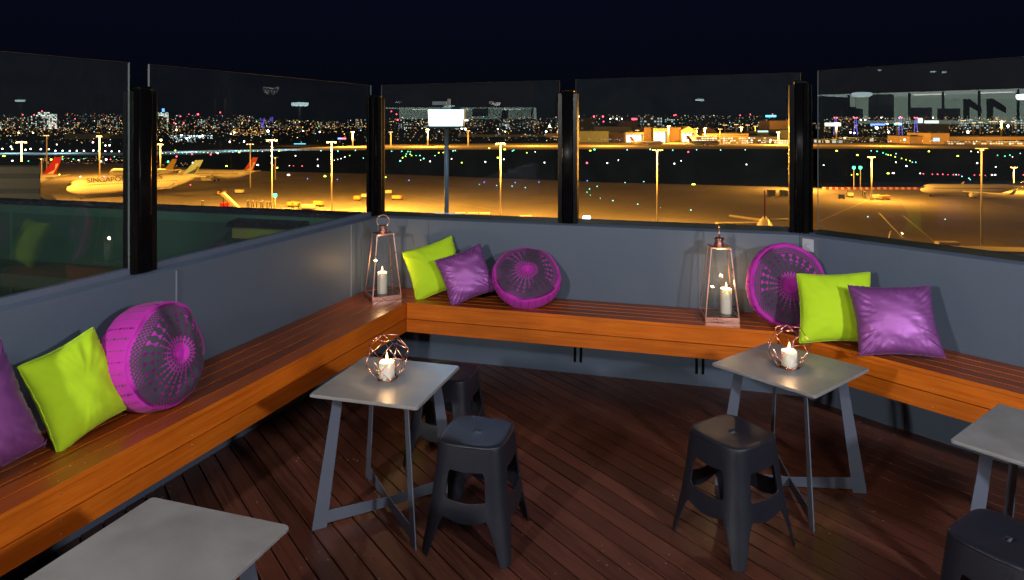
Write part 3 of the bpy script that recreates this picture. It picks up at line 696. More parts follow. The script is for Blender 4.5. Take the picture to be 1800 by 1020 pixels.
def pouf_mesh():
    nt_, prof = 336, []
    # profile: (r, y) face at y=-; rim; back
    Rr, T = .25, .105
    for i in range(64): r = Rr*.93*i/63; prof.append((max(r, .0008), -(T*1.0-.022*math.exp(-(r/.03)**2)-.062*(r/Rr)**3), 'f', r/(Rr*.93)))
    for i in range(1, 30): a = PI*i/30; prof.append((Rr*.93+.07*Rr*math.sin(a)**.7, -(T-.05)*math.cos(a), 's', i/30))
    for i in range(20): r = Rr*.93*(1-i/19.0); prof.append((max(r, .0008), T-.05+.03*(1-(r/Rr)**2), 'b', 1))
    me = bpy.data.meshes.new('round_cushion'); vs, cols, fs = [], [], []
    def tri(x, c_, wd): return max(0, 1-abs(x-c_)/wd)
    def colf(kind, q, th):
        if kind == 'b': return MAG
        if kind == 's':
            k_ = (th*30/(2*PI)) % 1
            if abs(k_-.5) < .07 and .15 < q < .85 and (q*13 % 1) < .55: return GRY if int(th*30/(2*PI)) % 3 else DK
            return MAG
        if q < .2:
            return MAG if (q*60 % 1) > .2 or q < .04 else (.2, .035, .2)
        k_ = abs((th*24/(2*PI)) % 1-.5)
        if q < .36:
            if abs(q-.265) < .008 or abs(q-.345) < .008: return MAG
            return MAG if k_ < .2 else GRY
        if q < .585:
            f_ = (q-.36)/.225; bd = abs(math.sin(f_*PI*3))
            return MAG if k_ < .02+.14*bd**2 else GRY
        if .61 < q < .79:
            f_ = (q-.61)/.18; return MAG if k_ < .03+.30*abs(2*f_-1)**1.3 else GRY
        if .81 < q < .965:
            row = int((q-.81)/.031); kk_ = (th*72/(2*PI)+.5*(row % 2)) % 1; f_ = ((q-.81)/.031) % 1
            return MAG if (abs(kk_-.5) < .25 and .15 < f_ < .75) else GRY
        if q < .965: return GRY
        return MAG
    for r, y, kd, q in prof:
        for i in range(nt_):
            a = 2*PI*i/nt_; n_ = noise.noise(Vector((math.cos(a)*3, math.sin(a)*3, y*12)))
            dent = 1+(.012*n_ if kd == 's' else .004*n_)
            pk = 0.0012*math.sin(a*30)*(.5+noise.noise(Vector((a*2, 1, y*8)))) if kd == 's' else 0; dent += .02*noise.noise(Vector((math.cos(a)*1.5, math.sin(a)*1.5, 7)))
            vs.append(((r*dent+pk)*math.cos(a), y+(.022*noise.noise(Vector((r*7*math.cos(a), r*7*math.sin(a), 4+y)))*(1 if r > .02 else 0)), (r*dent+pk)*math.sin(a)*(1+.02*math.sin(a*2+1)))); 
            cc = colf(kd, q, a)
            if cc is MAG and kd == 'f' and q > .34:
                f9 = max(0, min(1, .5+2.6*noise.noise(Vector((r*8*math.cos(a), r*8*math.sin(a), 9))))); cc = tuple(x_*(.25+.85*f9) for x_ in MAG)
            cols.append(cc)
    m_ = len(prof)
    for j in range(m_-1):
        for i in range(nt_): fs.append((j*nt_+i, j*nt_+(i+1) % nt_, (j+1)*nt_+(i+1) % nt_, (j+1)*nt_+i))
    me.from_pydata(vs, [], fs); me.update()
    ca = me.color_attributes.new('Col', 'FLOAT_COLOR', 'POINT')
    flat = [x for c_ in cols for x in (*c_, 1)]; ca.data.foreach_set('color', flat)
    for p_ in me.polygons: p_.use_smooth = True
    me.materials.append(M_pouf); return me
PM = pouf_mesh()
def pouf(c, yaw, lean, roll, sc_, label, scy=1.0):
    o = bpy.data.objects.new('round_cushion', PM); sc.collection.objects.link(o); tag(o, label, 'cushion', 'round magenta and grey cushions')
    place(o, c, R(yaw), R(lean), R(roll)); o.scale = (sc_, sc_*scy, sc_); return o
G1, G2 = 'square lime cushions', 'square purple silk cushions'
pillow(.41, .41, .15, (-.585, 5.19, .75), 0, 28, 20, M_lime, 'square_cushion', 'lime green cushion beside the left corner lantern', G1, 1)
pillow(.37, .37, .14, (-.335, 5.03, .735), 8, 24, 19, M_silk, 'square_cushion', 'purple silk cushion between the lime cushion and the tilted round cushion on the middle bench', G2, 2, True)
pouf((.105, 4.985, .725), 5, 50, 10, 1.0, 'round magenta cushion lying tilted back on the middle bench', .9)
pouf((1.775, 4.46, .795), 4, 12, 60, 1.07, 'flat round magenta cushion standing against the wall beside the right lantern', .62)
pillow(.44, .42, .16, (1.925, 4.10, .748), -8, 24, 3, M_lime, 'square_cushion', 'lime green cushion on the right bench, in front of the round cushion', G1, 3, shear=.12)
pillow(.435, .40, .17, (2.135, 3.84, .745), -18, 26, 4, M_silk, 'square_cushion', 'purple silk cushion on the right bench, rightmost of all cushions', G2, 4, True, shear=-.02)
pouf((-1.655, 3.17, .775), 72, 10, 20, .97, 'round magenta cushion standing on the left bench beside the lime cushion', 1.65)
pillow(.335, .40, .16, (-1.81, 2.86, .745), 64, 18, 13, M_lime, 'square_cushion', 'lime green cushion on the left bench between the purple and the round cushion', G1, 5)
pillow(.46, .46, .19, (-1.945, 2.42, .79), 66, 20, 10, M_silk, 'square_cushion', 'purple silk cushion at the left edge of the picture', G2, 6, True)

# ================================================================== the airport and the city beyond
M_tarmac = pbr('apron_concrete', (.24, .22, .2), .9, var=.34, scale=.03, spec=0)
M_field = pbr('dark_grass', (.005, .0045, .003), .95, var=.3, scale=.02, spec=0)
def sheet(name, pts, z, mat, kind='structure'):
    mb = MB(); mb.face(mb.vv([(p_[0], p_[1], z) for p_ in pts])); o = mb.build(name, mat); tag(o, kind=kind); return o
sheet('ground', [(-14000, -200), (14000, -200), (14000, 14000), (-14000, 14000)], GZ, M_field)
def where(xp, yp):
    e_ = [(72, 'at far left'), (150, 'in the first glass panel'), (228, 'left of the thick post'), (350, 'right of the thick post'), (470, 'mid second panel'), (570, 'right in second panel'), (655, 'just left of the corner post'), (740, 'left of the lamp box'), (840, 'right of the lamp pole'), (985, 'left of the third post'),
     (1090, 'just right of the third post'), (1170, 'by the lone mast'), (1290, 'right of the lone mast'), (1410, 'left of right corner post'), (1500, 'past the right corner post'), (1600, 'left in last panel'), (1700, 'right in last panel'), (9999, 'by the tallest mast')]
    h_ = 'far up on the horizon' if yp < 222 else 'among the far buildings' if yp < 256 else 'beyond the grass' if yp < 275 else 'out on the dark grass' if yp < 318 else 'on the near apron'
    return h_+' '+[t_ for x_, t_ in e_ if xp < x_][0]
def gpp(L_): return [gp(*q_).xy for q_ in L_]
sheet('near_apron', [(-420, 20), (330, 20)]+gpp([(2050, 322), (1780, 325), (1615, 331), (1445, 331), (1300, 327), (1060, 321), (985, 318), (700, 307), (520, 303), (430, 300), (340, 296), (230, 288), (60, 285), (-250, 280)]), GZ+.05, M_tarmac)
sheet('far_apron', gpp([(430, 266), (700, 263.5), (985, 263), (1020, 262.5), (1500, 262), (2200, 261.5), (2200, 252), (1500, 251), (1020, 251), (700, 254), (560, 259), (480, 263)]), GZ+.05, M_tarmac)
M_road = pbr('pale_road', (.2, .21, .22), .9, var=.2, scale=.05, spec=0)
sheet('perimeter_road', gpp([(-150, 268), (222, 269), (330, 265), (460, 262.5), (560, 260.5), (560, 262.5), (460, 266.5), (330, 272.5), (222, 274), (-150, 272)]), GZ+.1, M_road)
M_line = pbr('faded_line_paint', (.42, .34, .12), .7)
for k_, seg in enumerate(([(1545, 375), (1588, 420)], [(1588, 380), (1645, 428)], [(1530, 350), (1440, 390)], [(700, 360), (980, 392)], [(880, 345), (985, 350)], [(700, 340), (880, 372)], [(1700, 350), (1820, 372)], [(520, 335), (640, 352)])):
    a, b = gp(*seg[0]).xy, gp(*seg[1]).xy; d = (b-a).normalized(); n_ = Vector((-d.y, d.x))*.16
    sheet('apron_line', [a-n_, b-n_, b+n_, a+n_], GZ+.09, M_line)
# --- pole lights
M_mast = pbr('galvanised_mast', (.55, .5, .42), .5)
M_head = emit('sodium_lamp', (1, .6, .22), 4)
M_glow = emit('white_glow', (.85, .95, 1), 12)
SOD = (1, .41, .045)
def mast(xp, yt, yb, power=0, label='', style='T', col=SOD, w_=None, grp='apron floodlight masts', hm=None):
    g_ = gp(xp, yb); Y = g_.y; h = zat(yt, Y)-GZ; w_ = w_ or max(.2, .00085*Y)
    t = thing('light_mast', label, 'light mast', g_, 0, grp)
    mb = MB(); mb.tube((0, 0, 0), (0, 0, h), w_*1.15, w_*.8, 8); mb.build('pole', M_mast, t)
    if h > 15: pass
    hw = max(1.6, (.0075 if xp in (478, 38) else .0026)*Y); mb = MB(); mb.box((0, 0, h+.1), (hw*2, w_*.7, w_*.6)); mb.build('cross_arm', M_mast, t)
    for s in ((-1, 0, 1) if style == 'T' else (0,)):
        mb = MB(); mb.box((s*hw*.85, -w_, h-.25), (max(.8, .0016*Y), .6, max(.3, .0005*Y)), taper=.7); mb.build('lamp_head', hm or M_head, t)
    if power: lamp('floodlight', 'POINT', (0, -3.5, h-1.2), power, col, 1.2, None, t)
    return t
PW = 180000
near = [(583, 250, 374, 1.3, 'tall lit floodlight mast on the apron, rightmost seen through the second left glass panel'),
 (478, 247, 370, 1.15, 'tall floodlight mast beside the green signal, with a wide cross arm'),
 (880, 253, 388, .9, 'floodlight mast on the apron right of the white lamp box'),
 (1155, 265, 397, .32, 'bright floodlight mast standing alone in the pane behind the middle bench'),
 (1725, 262, 438, .05, 'tallest floodlight mast, nearest the terrace, behind the right wall'),
 (38, 250, 372, 1.3, 'floodlight mast above the low dark building at the left edge'),
 (1532, 277, 352, .55, 'floodlight mast beside the pair of green signals'),
 (1782, 295, 337, .4, 'short floodlight mast behind the tail of the parked white airliner'),
 (1400, 287, 334, .55, 'short floodlight mast partly behind the right corner post'),
 (175, 240, 312, .9, 'slim dim mast above the parked airliner lettering'),
 (440, 253, 330, 0, 'thin dark mast left of the tall mast with the cross arm'),
 (73, 279, 330, 0, 'short lit mast at the corner of the low dark building'),
 (484, 277, 316, 0, 'short flared mast right beside the tall mast with the cross arm'),
 (282, 254, 312, .35, 'pair of thin masts with one orange lamp beside the thick black post'),
 (82, 238, 300, 0, 'slim unlit mast behind the red airliner tail')]
for xp, yt, yb, pw_, lb in near: mast(xp, yt, yb, pw_*PW, lb, 'T' if yt < 262 else 'I')
lamp('floodlight_low', 'POINT', gp(-60, 372, 22), .7*PW, SOD, 1.2); lamp('floodlight_low', 'POINT', gp(690, 372, 22), .75*PW, SOD, 1.2)
lamp('building_fill', 'POINT', (-95, 98, -8), 9000, (1, .75, .45), 1)  # added fill lamp brightening the low building's front, with no fixture of its own
far = [(620, 232, 258, 1), (687, 232, 258, 0), (752, 228, 258, 1), (823, 230, 257, 0), (1120, 229, 250, 0), (1175, 222, 252, 1), (1224, 226, 252, 0), (1239, 226, 252, 1), (1266, 227, 253, 0),
 (1274, 220, 236, 0), (1294, 219, 236, 0), (1303, 224, 238, 1), (1314, 220, 236, 0), (1328, 222, 238, 0), (1348, 222, 238, 0), (1368, 233, 255, 1), (1398, 225, 252, 0),
 (1470, 216, 247, 1), (1577, 216, 240, 0), (1657, 215, 233, 1), (1693, 212, 229, 0), (1711, 216, 236, 0), (1723, 215, 236, 0), (1741, 214, 230, 0), (1749, 214, 230, 0), (1760, 214, 240, 1), (1764, 213, 226, 0), (1780, 214, 232, 0)]
for i, (xp, yt, yb, pw_) in enumerate(far):
    mast(xp, yt, yb, pw_*PW*4.2, 'small distant lit mast, %s' % where(xp, yt), 'T', grp='distant masts along the far apron')
for xp in (520, 940, 1070, 1560, 1850): lamp('far_floodlight', 'POINT', gp(xp, 257, 24), PW*3, SOD, 1.5)
for i, xp in enumerate((20, 110, 330, 420, 500)): lamp('road_light', 'POINT', gp(xp, 270-(max(0, xp-222))*.022, 12), PW*.32, (.55, .85, 1), 1)

# --- aircraft
M_white = pbr('aircraft_white', (.72, .7, .66), .4, var=.06, scale=.2)
M_red = pbr('tail_red', (.5, .02, .02), .4, var=.08, scale=.2)
M_navy = pbr('tail_navy', (.02, .03, .09), .4)
M_grey = pbr('aircraft_grey', (.3, .3, .32), .5)
M_yel = pbr('tail_yellow', (.5, .35, .03), .5)
M_teal = pbr('tail_pale_blue', (.25, .42, .5), .5)
M_dk = pbr('dark_machine', (.02, .02, .02), .6)
M_amber = emit('amber_dot', (1, .6, .3), 12); M_redl = emit('red_dot', (1, .06, .08), 12)
def airliner(c, hd, Lf, r, tailm, label, th=None, span=None, letters=None, swoosh=None, stripe=None):
    t = thing('airliner', label, 'airliner', (c[0], c[1], GZ), R(hd), 'parked airliners'); g_ = r*1.55+.2; th = th or Lf*.27; span = span or Lf*.92; hl = Lf/2
    mb = MB(); rs = []
    for k_, (x, rr, dz) in enumerate(((1, .02, -.25), (.985, .28, -.2), (.95, .55, -.12), (.9, .8, -.03), (.84, .96, 0), (.75, 1, 0), (.3, 1, 0), (-.35, 1, 0), (-.55, .9, .1), (-.75, .62, .33), (-.92, .3, .6), (-1, .08, .75))):
        rs.append([(x*hl, r*rr*math.cos(2*PI*i/20), g_+dz*r+r*rr*math.sin(2*PI*i/20)) for i in range(20)])
    mb.rings(rs); mb.build('fuselage', M_white, t)
    mb = MB(); mb.extrude([(-.70*hl, -.18, g_+.85*r), (-.93*hl, -.18, g_+.8*r), (-1.06*hl, -.18, th), (-.93*hl, -.18, th)], (0, .36, 0)); fin = mb.build('tail_fin', tailm, t)
    if swoosh:
        mb = MB()
        for s in (-.2, .2): mb.extrude([(-.78*hl, s-.02, g_+1.0*r), (-.90*hl, s-.02, g_+.95*r), (-1.0*hl, s-.02, th*.80), (-.945*hl, s-.02, th*.80), (-.93*hl, s-.02, th*.62)], (0, .04, 0))
        mb.build('tail_emblem', swoosh, fin)
    for s in (-1, 1):
        mb = MB(); mb.extrude([(.22*hl, s*r*.7, g_-.5*r), (-.12*hl, s*r*.7, g_-.5*r), (-.30*hl, s*span/2, g_-.3*r), (-.20*hl, s*span/2, g_-.3*r)], (0, 0, .35)); mb.extrude([(-.21*hl, s*span/2, g_-.3*r), (-.31*hl, s*span/2, g_-.3*r), (-.36*hl, s*span/2*1.03, g_-.3*r+2.3), (-.33*hl, s*span/2*1.03, g_-.3*r+2.3)], (0, .2, 0)); wg = mb.build('wing', M_grey if not stripe else M_white, t)
        mb = MB(); mb.extrude([(-.78*hl, s*r*.2, g_+.45*r), (-.92*hl, s*r*.2, g_+.45*r), (-1.02*hl, s*span*.17, g_+.65*r), (-.93*hl, s*span*.17, g_+.65*r)], (0, 0, .25)); mb.build('tailplane', M_white, t)
        mb = MB(); mb.lathe([(.55*r*.8, 0), (.6*r*.85, .5), (.58*r*.8, 2.2*r*.7), (.3*r, 3*r*.7)], (.20*hl, s*span*.19, g_-.85*r), 14, M=Matrix.Rotation(R(-90), 3, 'Y')); mb.build('engine', M_white, t)
        mb = MB(); mb.tube((-.02*hl, s*r*.9, g_-.6*r), (-.02*hl, s*r*.9, .5), .15, .15, 6); mb.lathe([(.6, -.4), (.6, .4)], (-.02*hl, s*r*.9, .6), 12, M=Matrix.Rotation(R(90), 3, 'X')); mb.build('landing_gear', M_dk, t)
    mb = MB(); mb.tube((.8*hl, 0, g_-.7*r), (.8*hl, 0, .4), .12, .12, 6); mb.lathe([(.45, -.25), (.45, .25)], (.8*hl, 0, .45), 12, M=Matrix.Rotation(R(90), 3, 'X')); mb.build('nose_gear', M_dk, t)
    mb = MB(); mb.extrude([(.965*hl, -.45*r, g_+.22*r), (.93*hl, -.5*r, g_+.5*r), (.93*hl, .5*r, g_+.5*r), (.965*hl, .45*r, g_+.22*r)], (.02*hl, 0, .02)); mb.build('cockpit_window', M_dk, t)
    mb = MB(); 
    for s in (-1, 1):
        for i in range(46): mb.box((.78*hl-i*(1.4*hl/46), s*r*.985, g_+.22*r), (.28, .06, .38))
    mb.build('window_row', M_dk, t)
    if letters:
        cu = bpy.data.curves.new('lettering', 'FONT'); cu.body = letters[0]; cu.size = letters[1]; cu.extrude = .02; tmp = bpy.data.objects.new('tmp', cu); sc.collection.objects.link(tmp)
        dg = bpy.context.evaluated_depsgraph_get(); me = bpy.data.meshes.new_from_object(tmp.evaluated_get(dg)); bpy.data.objects.remove(tmp)
        me.materials.append(letters[3]); o = bpy.data.objects.new('lettering', me); sc.collection.objects.link(o); o.parent = t
        s = letters[4]; o.location = (letters[2]*hl, s*(r*.93), g_+.5*r); o.rotation_euler = (R(70), 0, 0 if s < 0 else PI)
    return t
airliner((-163, 299), -138.7, 52, 3.3, M_teal, 'big white airliner lettered along its side, left of the thick black post', 14.6, 44, letters=('SINGAPORE AIRLINES', 3.0, .74, M_navy, 1), swoosh=M_navy)
airliner((-240, 326), 178, 52, 2.9, M_red, 'airliner with a tall red tail behind the big lettered airliner', 15.5, 44, swoosh=M_white)
airliner((-160, 372), 176, 44, 2.4, M_red, 'dim airliner with a red and white tail, left of the tall cross arm mast', 13, 34, swoosh=M_white)
airliner((-207, 385), 172, 40, 2.3, M_yel, 'airliner with a yellow tail beyond the thick black post', 11.5, 34)
airliner((181, 925), 0, 44, 2.6, M_red, 'distant airliner with a red tail in front of the white hangars', 12.5, 34, swoosh=M_white)
airliner((255, 915), 2, 44, 2.8, M_red, 'distant airliner with a red and white tail, right of the other red-tailed one', 14, 36, swoosh=M_white)
airliner((62.4, 170), math.degrees(math.atan2(-.94, -.345)), 50, 2.3, M_red, 'airliner seen from straight behind, its thin tail rising over the middle bench wall', 12.8, 56)
airliner((196, 294), 177, 42, 2.1, M_navy, 'white airliner parked side-on beyond the right wall', 6.6, 34, stripe=1)
# --- vehicles and ground gear
M_veh = pbr('vehicle_white', (.62, .58, .5), .5); M_orange = pbr('vehicle_amber', (.6, .35, .08), .5)
M_win = pbr('vehicle_glass', (.03, .03, .03), .2)
def wheels(t, lx_, wy, r_=.45):
    for sx in (-1, 1):
        for sy in (-1, 1):
            mb = MB(); mb.lathe([(r_*.6, -.14), (r_, -.12), (r_, .12), (r_*.6, .14)], (sx*lx_, sy*wy, r_), 12, M=Matrix.Rotation(R(90), 3, 'X')); mb.build('wheel', M_dk, t)
def bus(c, rz, Lb, hb, wb, label, mat=M_veh, stripe=True, cat='bus', name='airport_bus'):
    t = thing(name, label, cat, c, rz)
    mb = MB(); mb.box((0, 0, hb/2+.35), (Lb, wb, hb)); mb.build('body', mat, t, bevel=.2)
    mb = MB()
    for s in (-1, 1): mb.box((0, s*wb/2, hb*.62+.35), (Lb*.9, .06, hb*.3))
    mb.build('window_band', M_win, t)
    if stripe: mb = MB(); mb.box((-Lb*.12, 0, hb/2+.35), (.7, wb+.08, hb*.96)); mb.build('red_stripe', M_red, t)
    wheels(t, Lb*.33, wb*.42); return t
bus(gp(1297, 411), R(4), 12.6, 2.9, 2.6, 'long white bus with a red stripe, beside the airliner seen from behind')
bus(gp(1665, 446), R(-6), 4.9, 2.6, 2.4, 'boxy white truck on the apron left of the tallest mast', stripe=False, cat='truck', name='box_truck')
bus(gp(1758, 462), R(-10), 20, 2.8, 6, 'long low white service vehicle behind the right wall', stripe=False, cat='service vehicle', name='service_vehicle')
def cart(c, rz, L_, h_, w_, mat, label, grp, name='baggage_cart', cat='cart'):
    t = thing(name, label, cat, c, rz, grp)
    mb = MB(); mb.box((0, 0, .5), (L_*1.02, w_, .2)); mb.build('chassis', M_dk, t); mb = MB(); mb.box((0, 0, .62+h_/2), (L_*.93, w_*.96, h_), taper=1.08); mb.build('container', mat, t, bevel=.08)
    wheels(t, L_*.36, w_*.42, .28); return t
for i, (xp, yb, L_, lb) in enumerate(((809, 384, 3.3, 'leftmost white baggage container behind the middle wall, just right of the lamp pole'), (831, 384.5, 3.6, 'middle of the three white baggage containers right of the lamp pole'), (852, 384.5, 3.6, 'rightmost of the three white baggage containers right of the lamp pole'), (924, 390, 3.8, 'low white baggage container right of the mast behind the middle wall'))):
    cart(gp(xp, yb+1), R(3), L_, 1.5, 1.9, M_veh, lb, 'white baggage containers')
for xp, lb in ((1355.5, 'left one of two black crates on the lit apron'), (1377.5, 'right one of two black crates on the lit apron')):
    cart(gp(xp, 345), R(0), 3.1, 2.1, 2, M_dk, lb, 'black crates on the apron', 'freight_crate', 'crate')
for xp, yb, L_, m_, lb in ((421, 341, 4.5, M_veh, 'low pale cart on the apron above the boarding stairs'), (390, 344, 4, M_orange, 'amber tug left of the boarding stairs top'), (683, 342, 3.6, M_veh, 'tall pale cart just right of the corner post'), (698, 352, 5, M_orange, 'amber tug with a long shadow right of the corner post'), (643, 349, 4.5, M_veh, 'pale cart just left of the corner post'),
    (628, 353, 3.4, M_orange, 'low cart left of the corner post'), (542, 369, 6, M_veh, 'pale covered cart by the neighbouring roof edge'), (515, 364, 5, M_orange, 'flat amber trolley by the neighbouring roof edge'), (560, 363, 5, M_orange, 'amber trolley right of the tall mast foot'), (395, 366, 3.6, M_red, 'small red tug at the foot of the boarding stairs'),
    (1479, 350, 3, M_dk, 'dark square loader beside the right corner post'), (1495, 347, 2.6, M_veh, 'round pale tug right of the dark loader'), (1538, 351, 4, M_veh, 'pale tug below the pair of green signals'), (1555, 352, 5, M_orange, 'amber loader right of the mast by the green signals'), (1031, 391, 2.8, M_glow, 'small glowing cart by the third post')):  # the last cart's container glows by itself, its brightness put in as emission
    cart(gp(xp, yb), R(random.uniform(-20, 20)), L_*.8, 1.3, 1.8, m_, lb, 'tugs and carts on the apron', 'apron_cart', 'cart')
# boarding stairs
t = thing('boarding_stairs', 'tall white mobile boarding stairs on the lit apron', 'boarding stairs', gp(405, 369), R(-8))
mb = MB(); mb.extrude([(-3.6, -.8, 6.2), (-2.6, -.8, 6.2), (3.8, -.8, .6), (3.2, -.8, .1), (-3.6, -.8, 5.6)], (0, 1.6, 0)); mb.build('staircase', M_veh, t)
mb = MB(); mb.box((-3.1, 0, 7.2), (1.6, 1.8, .3)); mb.box((-3.7, 0, 6.6), (.2, 1.8, 1.2)); mb.build('canopy', M_dk, t)
mb = MB(); mb.box((-.6, 0, .8), (5, 1.9, .7)); [mb.tube((x_, 0, 1), (x_, 0, z_), .15) for x_, z_ in ((-2.8, 5.9), (-1, 4.4))]; mb.build('chassis', M_dk, t); wheels(t, 1.8, .8)
mb_pts = [(436, 352, 366), (444, 350, 367), (451, 351, 367), (459, 353, 368), (462, 349, 366), (469, 354, 369), (475, 352, 368), (514, 350, 369), (526, 351, 370), (356, 357, 366), (1490, 328, 345), (1520, 330, 349), (1516, 327, 346)]
pro = None
for xp, yt, yb in mb_pts:
    g_ = gp(xp, yb)
    if pro is None:
        pro = thing('work_stand', 'thin upright work stand among the gear on the lit apron', 'work stand', g_, 0, 'thin work stands on the apron'); mb = MB(); mb.tube((-.4, 0, 0), (-.1, 0, 3.4), .12); mb.tube((.4, 0, 0), (.1, 0, 3.4), .12); mb.build('frame', M_dk, pro); mb = MB(); mb.box((0, 0, 2.9), (.7, .5, .15)); mb.build('platform', M_mast, pro)
    else: o = copy_tree(pro, label='thin upright work stand, '+where(xp, yb)); o.location = g_; o.rotation_euler.z = random.random()*3
# red and white barrier
pro = None
for i in range(16):
    a = gp(1449+i*10.6, 333.5)
    for m_, dx in ((M_veh, 0), (M_red, 5.3)):
        mb = MB(); q_ = gp(1449+i*10.6+dx, 333.5); wd = 5.1*q_.y/F
        mb.extrude([(-wd/2, -.3, 0), (wd/2, -.3, 0), (wd/2, -.12, 1.1), (-wd/2, -.12, 1.1)], (0, .5, 0)); o = mb.build('barrier_block', m_); o.location = q_
        tag(o, ('white' if dx == 0 else 'red')+' barrier block, '+where(1449+i*10.6, 333), 'barrier', ('white' if dx == 0 else 'red')+' barrier blocks')
# green signals
M_grn = emit('signal_green', (.05, 1, .35), 9)
for xp, yt, yb, lb in ((1501, 296, 335, 'left one of a pair of green signal lamps on thin poles'), (1512.5, 296, 335, 'right one of a pair of green signal lamps on thin poles'), (483.5, 345, 371, 'green signal lamp on a pole by the neighbouring roof edge')):
    g_ = gp(xp, yb); h = zat(yt, g_.y)-GZ; t = thing('signal_pole', lb, 'signal', g_, 0, 'green signal lamps')
    mb = MB(); mb.tube((0, 0, 0), (0, 0, h), .22, .16, 8); mb.build('pole', M_mast, t); mb = MB(); mb.box((0, 0, h+.3), (1.1, .8, 1.2)); mb.build('lamp_housing', M_grn, t, bevel=.15)

# --- airfield lights (each one a small lamp on the grass)
COL = {'g': ((.08, 1, .45), 5, 'green'), 't': ((.25, .95, .85), 5, 'blue-green'), 'y': ((.75, 1, .08), 6, 'yellow'), 'w': ((1, .95, .85), 9, 'white'), 'r': ((1, .07, .1), 7, 'red'), 'b': ((.15, .2, 1), 5, 'blue'), 'p': ((1, .5, .55), 8, 'pink')}
LM = {k_: emit('airfield_'+v_[2].replace('-', '_'), v_[0], v_[1]) for k_, v_ in COL.items()}
LMESH = {}
for k_ in COL:
    mb = MB(); mb.lathe([(.25, 0), (.9, .1), (1, .8), (.75, 1.5), (.2, 1.9)], n=8); o = mb.build('airfield_light', LM[k_]); LMESH[k_] = o.data; bpy.data.objects.remove(o)
def afl(xp, yp, k_, s_=1.0, wide=1):
    g_ = gp(xp, yp); o = bpy.data.objects.new('airfield_light', LMESH[k_]); sc.collection.objects.link(o); o.location = g_
    r_ = s_*.0007*g_.y; o.scale = (r_*wide, r_, r_); n_ = COL[k_][2]
    tag(o, 'tiny %s light %s' % (n_, where(xp, yp)), 'airfield light', n_+' airfield lights')
def block(x0, y0, s_, txt):
    for it in txt.split():
        k_ = it[0]; a = it[1:].split(','); afl(x0+float(a[0])/s_, y0+float(a[1])/s_, k_, float(a[2]) if len(a) > 2 else 1, float(a[3]) if len(a) > 3 else 1)
block(660, 130, 3.777, 'g107,517 g175,517 g215,519 g232,520 g205,535 t165,582,1.4 t320,566,1.3 t295,545 t515,514 t530,512 g910,514 g918,510 y180,560,1.2 y200,550 y230,537 y240,545 y420,527,1.2 y450,525 y755,497,1.3,1.4 y857,505,1.3,1.8 y813,560,1.3,1.6 y573,593,1.2 y68,690,1.3 y1005,527 w363,585,1.2 w505,568 w730,588,1.2 w852,570,1.1 w1122,592,1.1 b222,710 b722,722 b928,724 b1086,722 t690,737,.7 t805,743,.7 t907,748,.9 t995,758,.8 t395,545,.8 g270,545,.8 y300,575,.8 w1060,520,.7')
block(1000, 130, 3.779, 'r120,597,1.9 r793,523,1.5 w255,596,1.2 w329,576,.9 w701,600,1.2 w746,580,.9 w1180,605,1.1 b122,713 g188,750 g137,768 g120,788,.8 g143,808,.7 t208,828,.6 t292,845 t457,869 t373,725,.8 t498,718,.8 t609,890,.7 t811,908 t387,507 t690,509,.9 t848,507 t1008,509,.9 t1172,507,.9 g170,507,1.6,1.3 y828,738,1.5,2.6 y142,513,1.1,2 t540,505,1.3 y620,508,.8,2')
block(1400, 90, 4.435, 't583,780,.8 g628,785,1.1 g675,797 g700,808 t777,803 t930,870 t903,868,.8 g1568,815,.8 g1625,822 g1665,815 t1745,800,.8 t1290,980 t1345,995 t1355,1005,.8 t1245,967 y313,782,1.4,1.5 y475,815,1.4,1.6 y715,812,1 y735,815,1 y770,828 y820,840,.9 y855,850 y885,858,.9 y1033,786,1.3,1.5 y1258,822,1.3,1.8 y475,965,1.5 y430,968,1 y715,958,1.4,2 w775,870 w858,900,1.3 w1410,877,1.2 w1553,906 w212,893 p755,956,1.4,2 w1362,785,.8 w1415,790,.8 w965,957,1 r990,960,1 r1060,963,.9 r1100,964,1.1 r1141,964,1.1 r1181,966,.7 r1223,967 r1265,967 r1388,970 r1430,970 r1472,972,.7 p1525,970,1.3,1.6 w1550,968,1.1 r1770,968 p1685,828,.8')
block(1440, 300, 5, 't428,410,.9 t1107,432,.9')
block(270, 230, 4.25, 'g108,238,2 t478,313 t403,357 t320,345,1.3 y545,268,1.4,1.5 y923,281,1.4,1.4 y640,165,1.2,1.5 y938,154,1.2,1.5 y162,152,1.2,1.4 y1280,345,1.9,1.3 y1613,170,1 w777,260,1.3,1.8 w1228,267,1.5 w1060,190 w1428,200 w293,245,1.5 w1225,217,.8 r172,197,1.6 r287,180,1.6 r427,182,1.6 r275,408,1.2 r1110,267 r887,262,1.5,1.4 p1008,335,1.6,2 b575,335,1.2 b657,345,1.2 b1150,362,1 b1373,368,.9 b207,318,1 b40,335,1 t1250,152 t1377,155 t1508,150 t1567,207,.8 t1598,205,.8 y1612,204,.8,1.5 y1465,188,.8 w478,172,1.3 p1015,263,.8 r1045,264,.6 w1350,222,.6 w1375,216,.6 w1400,210,.6')
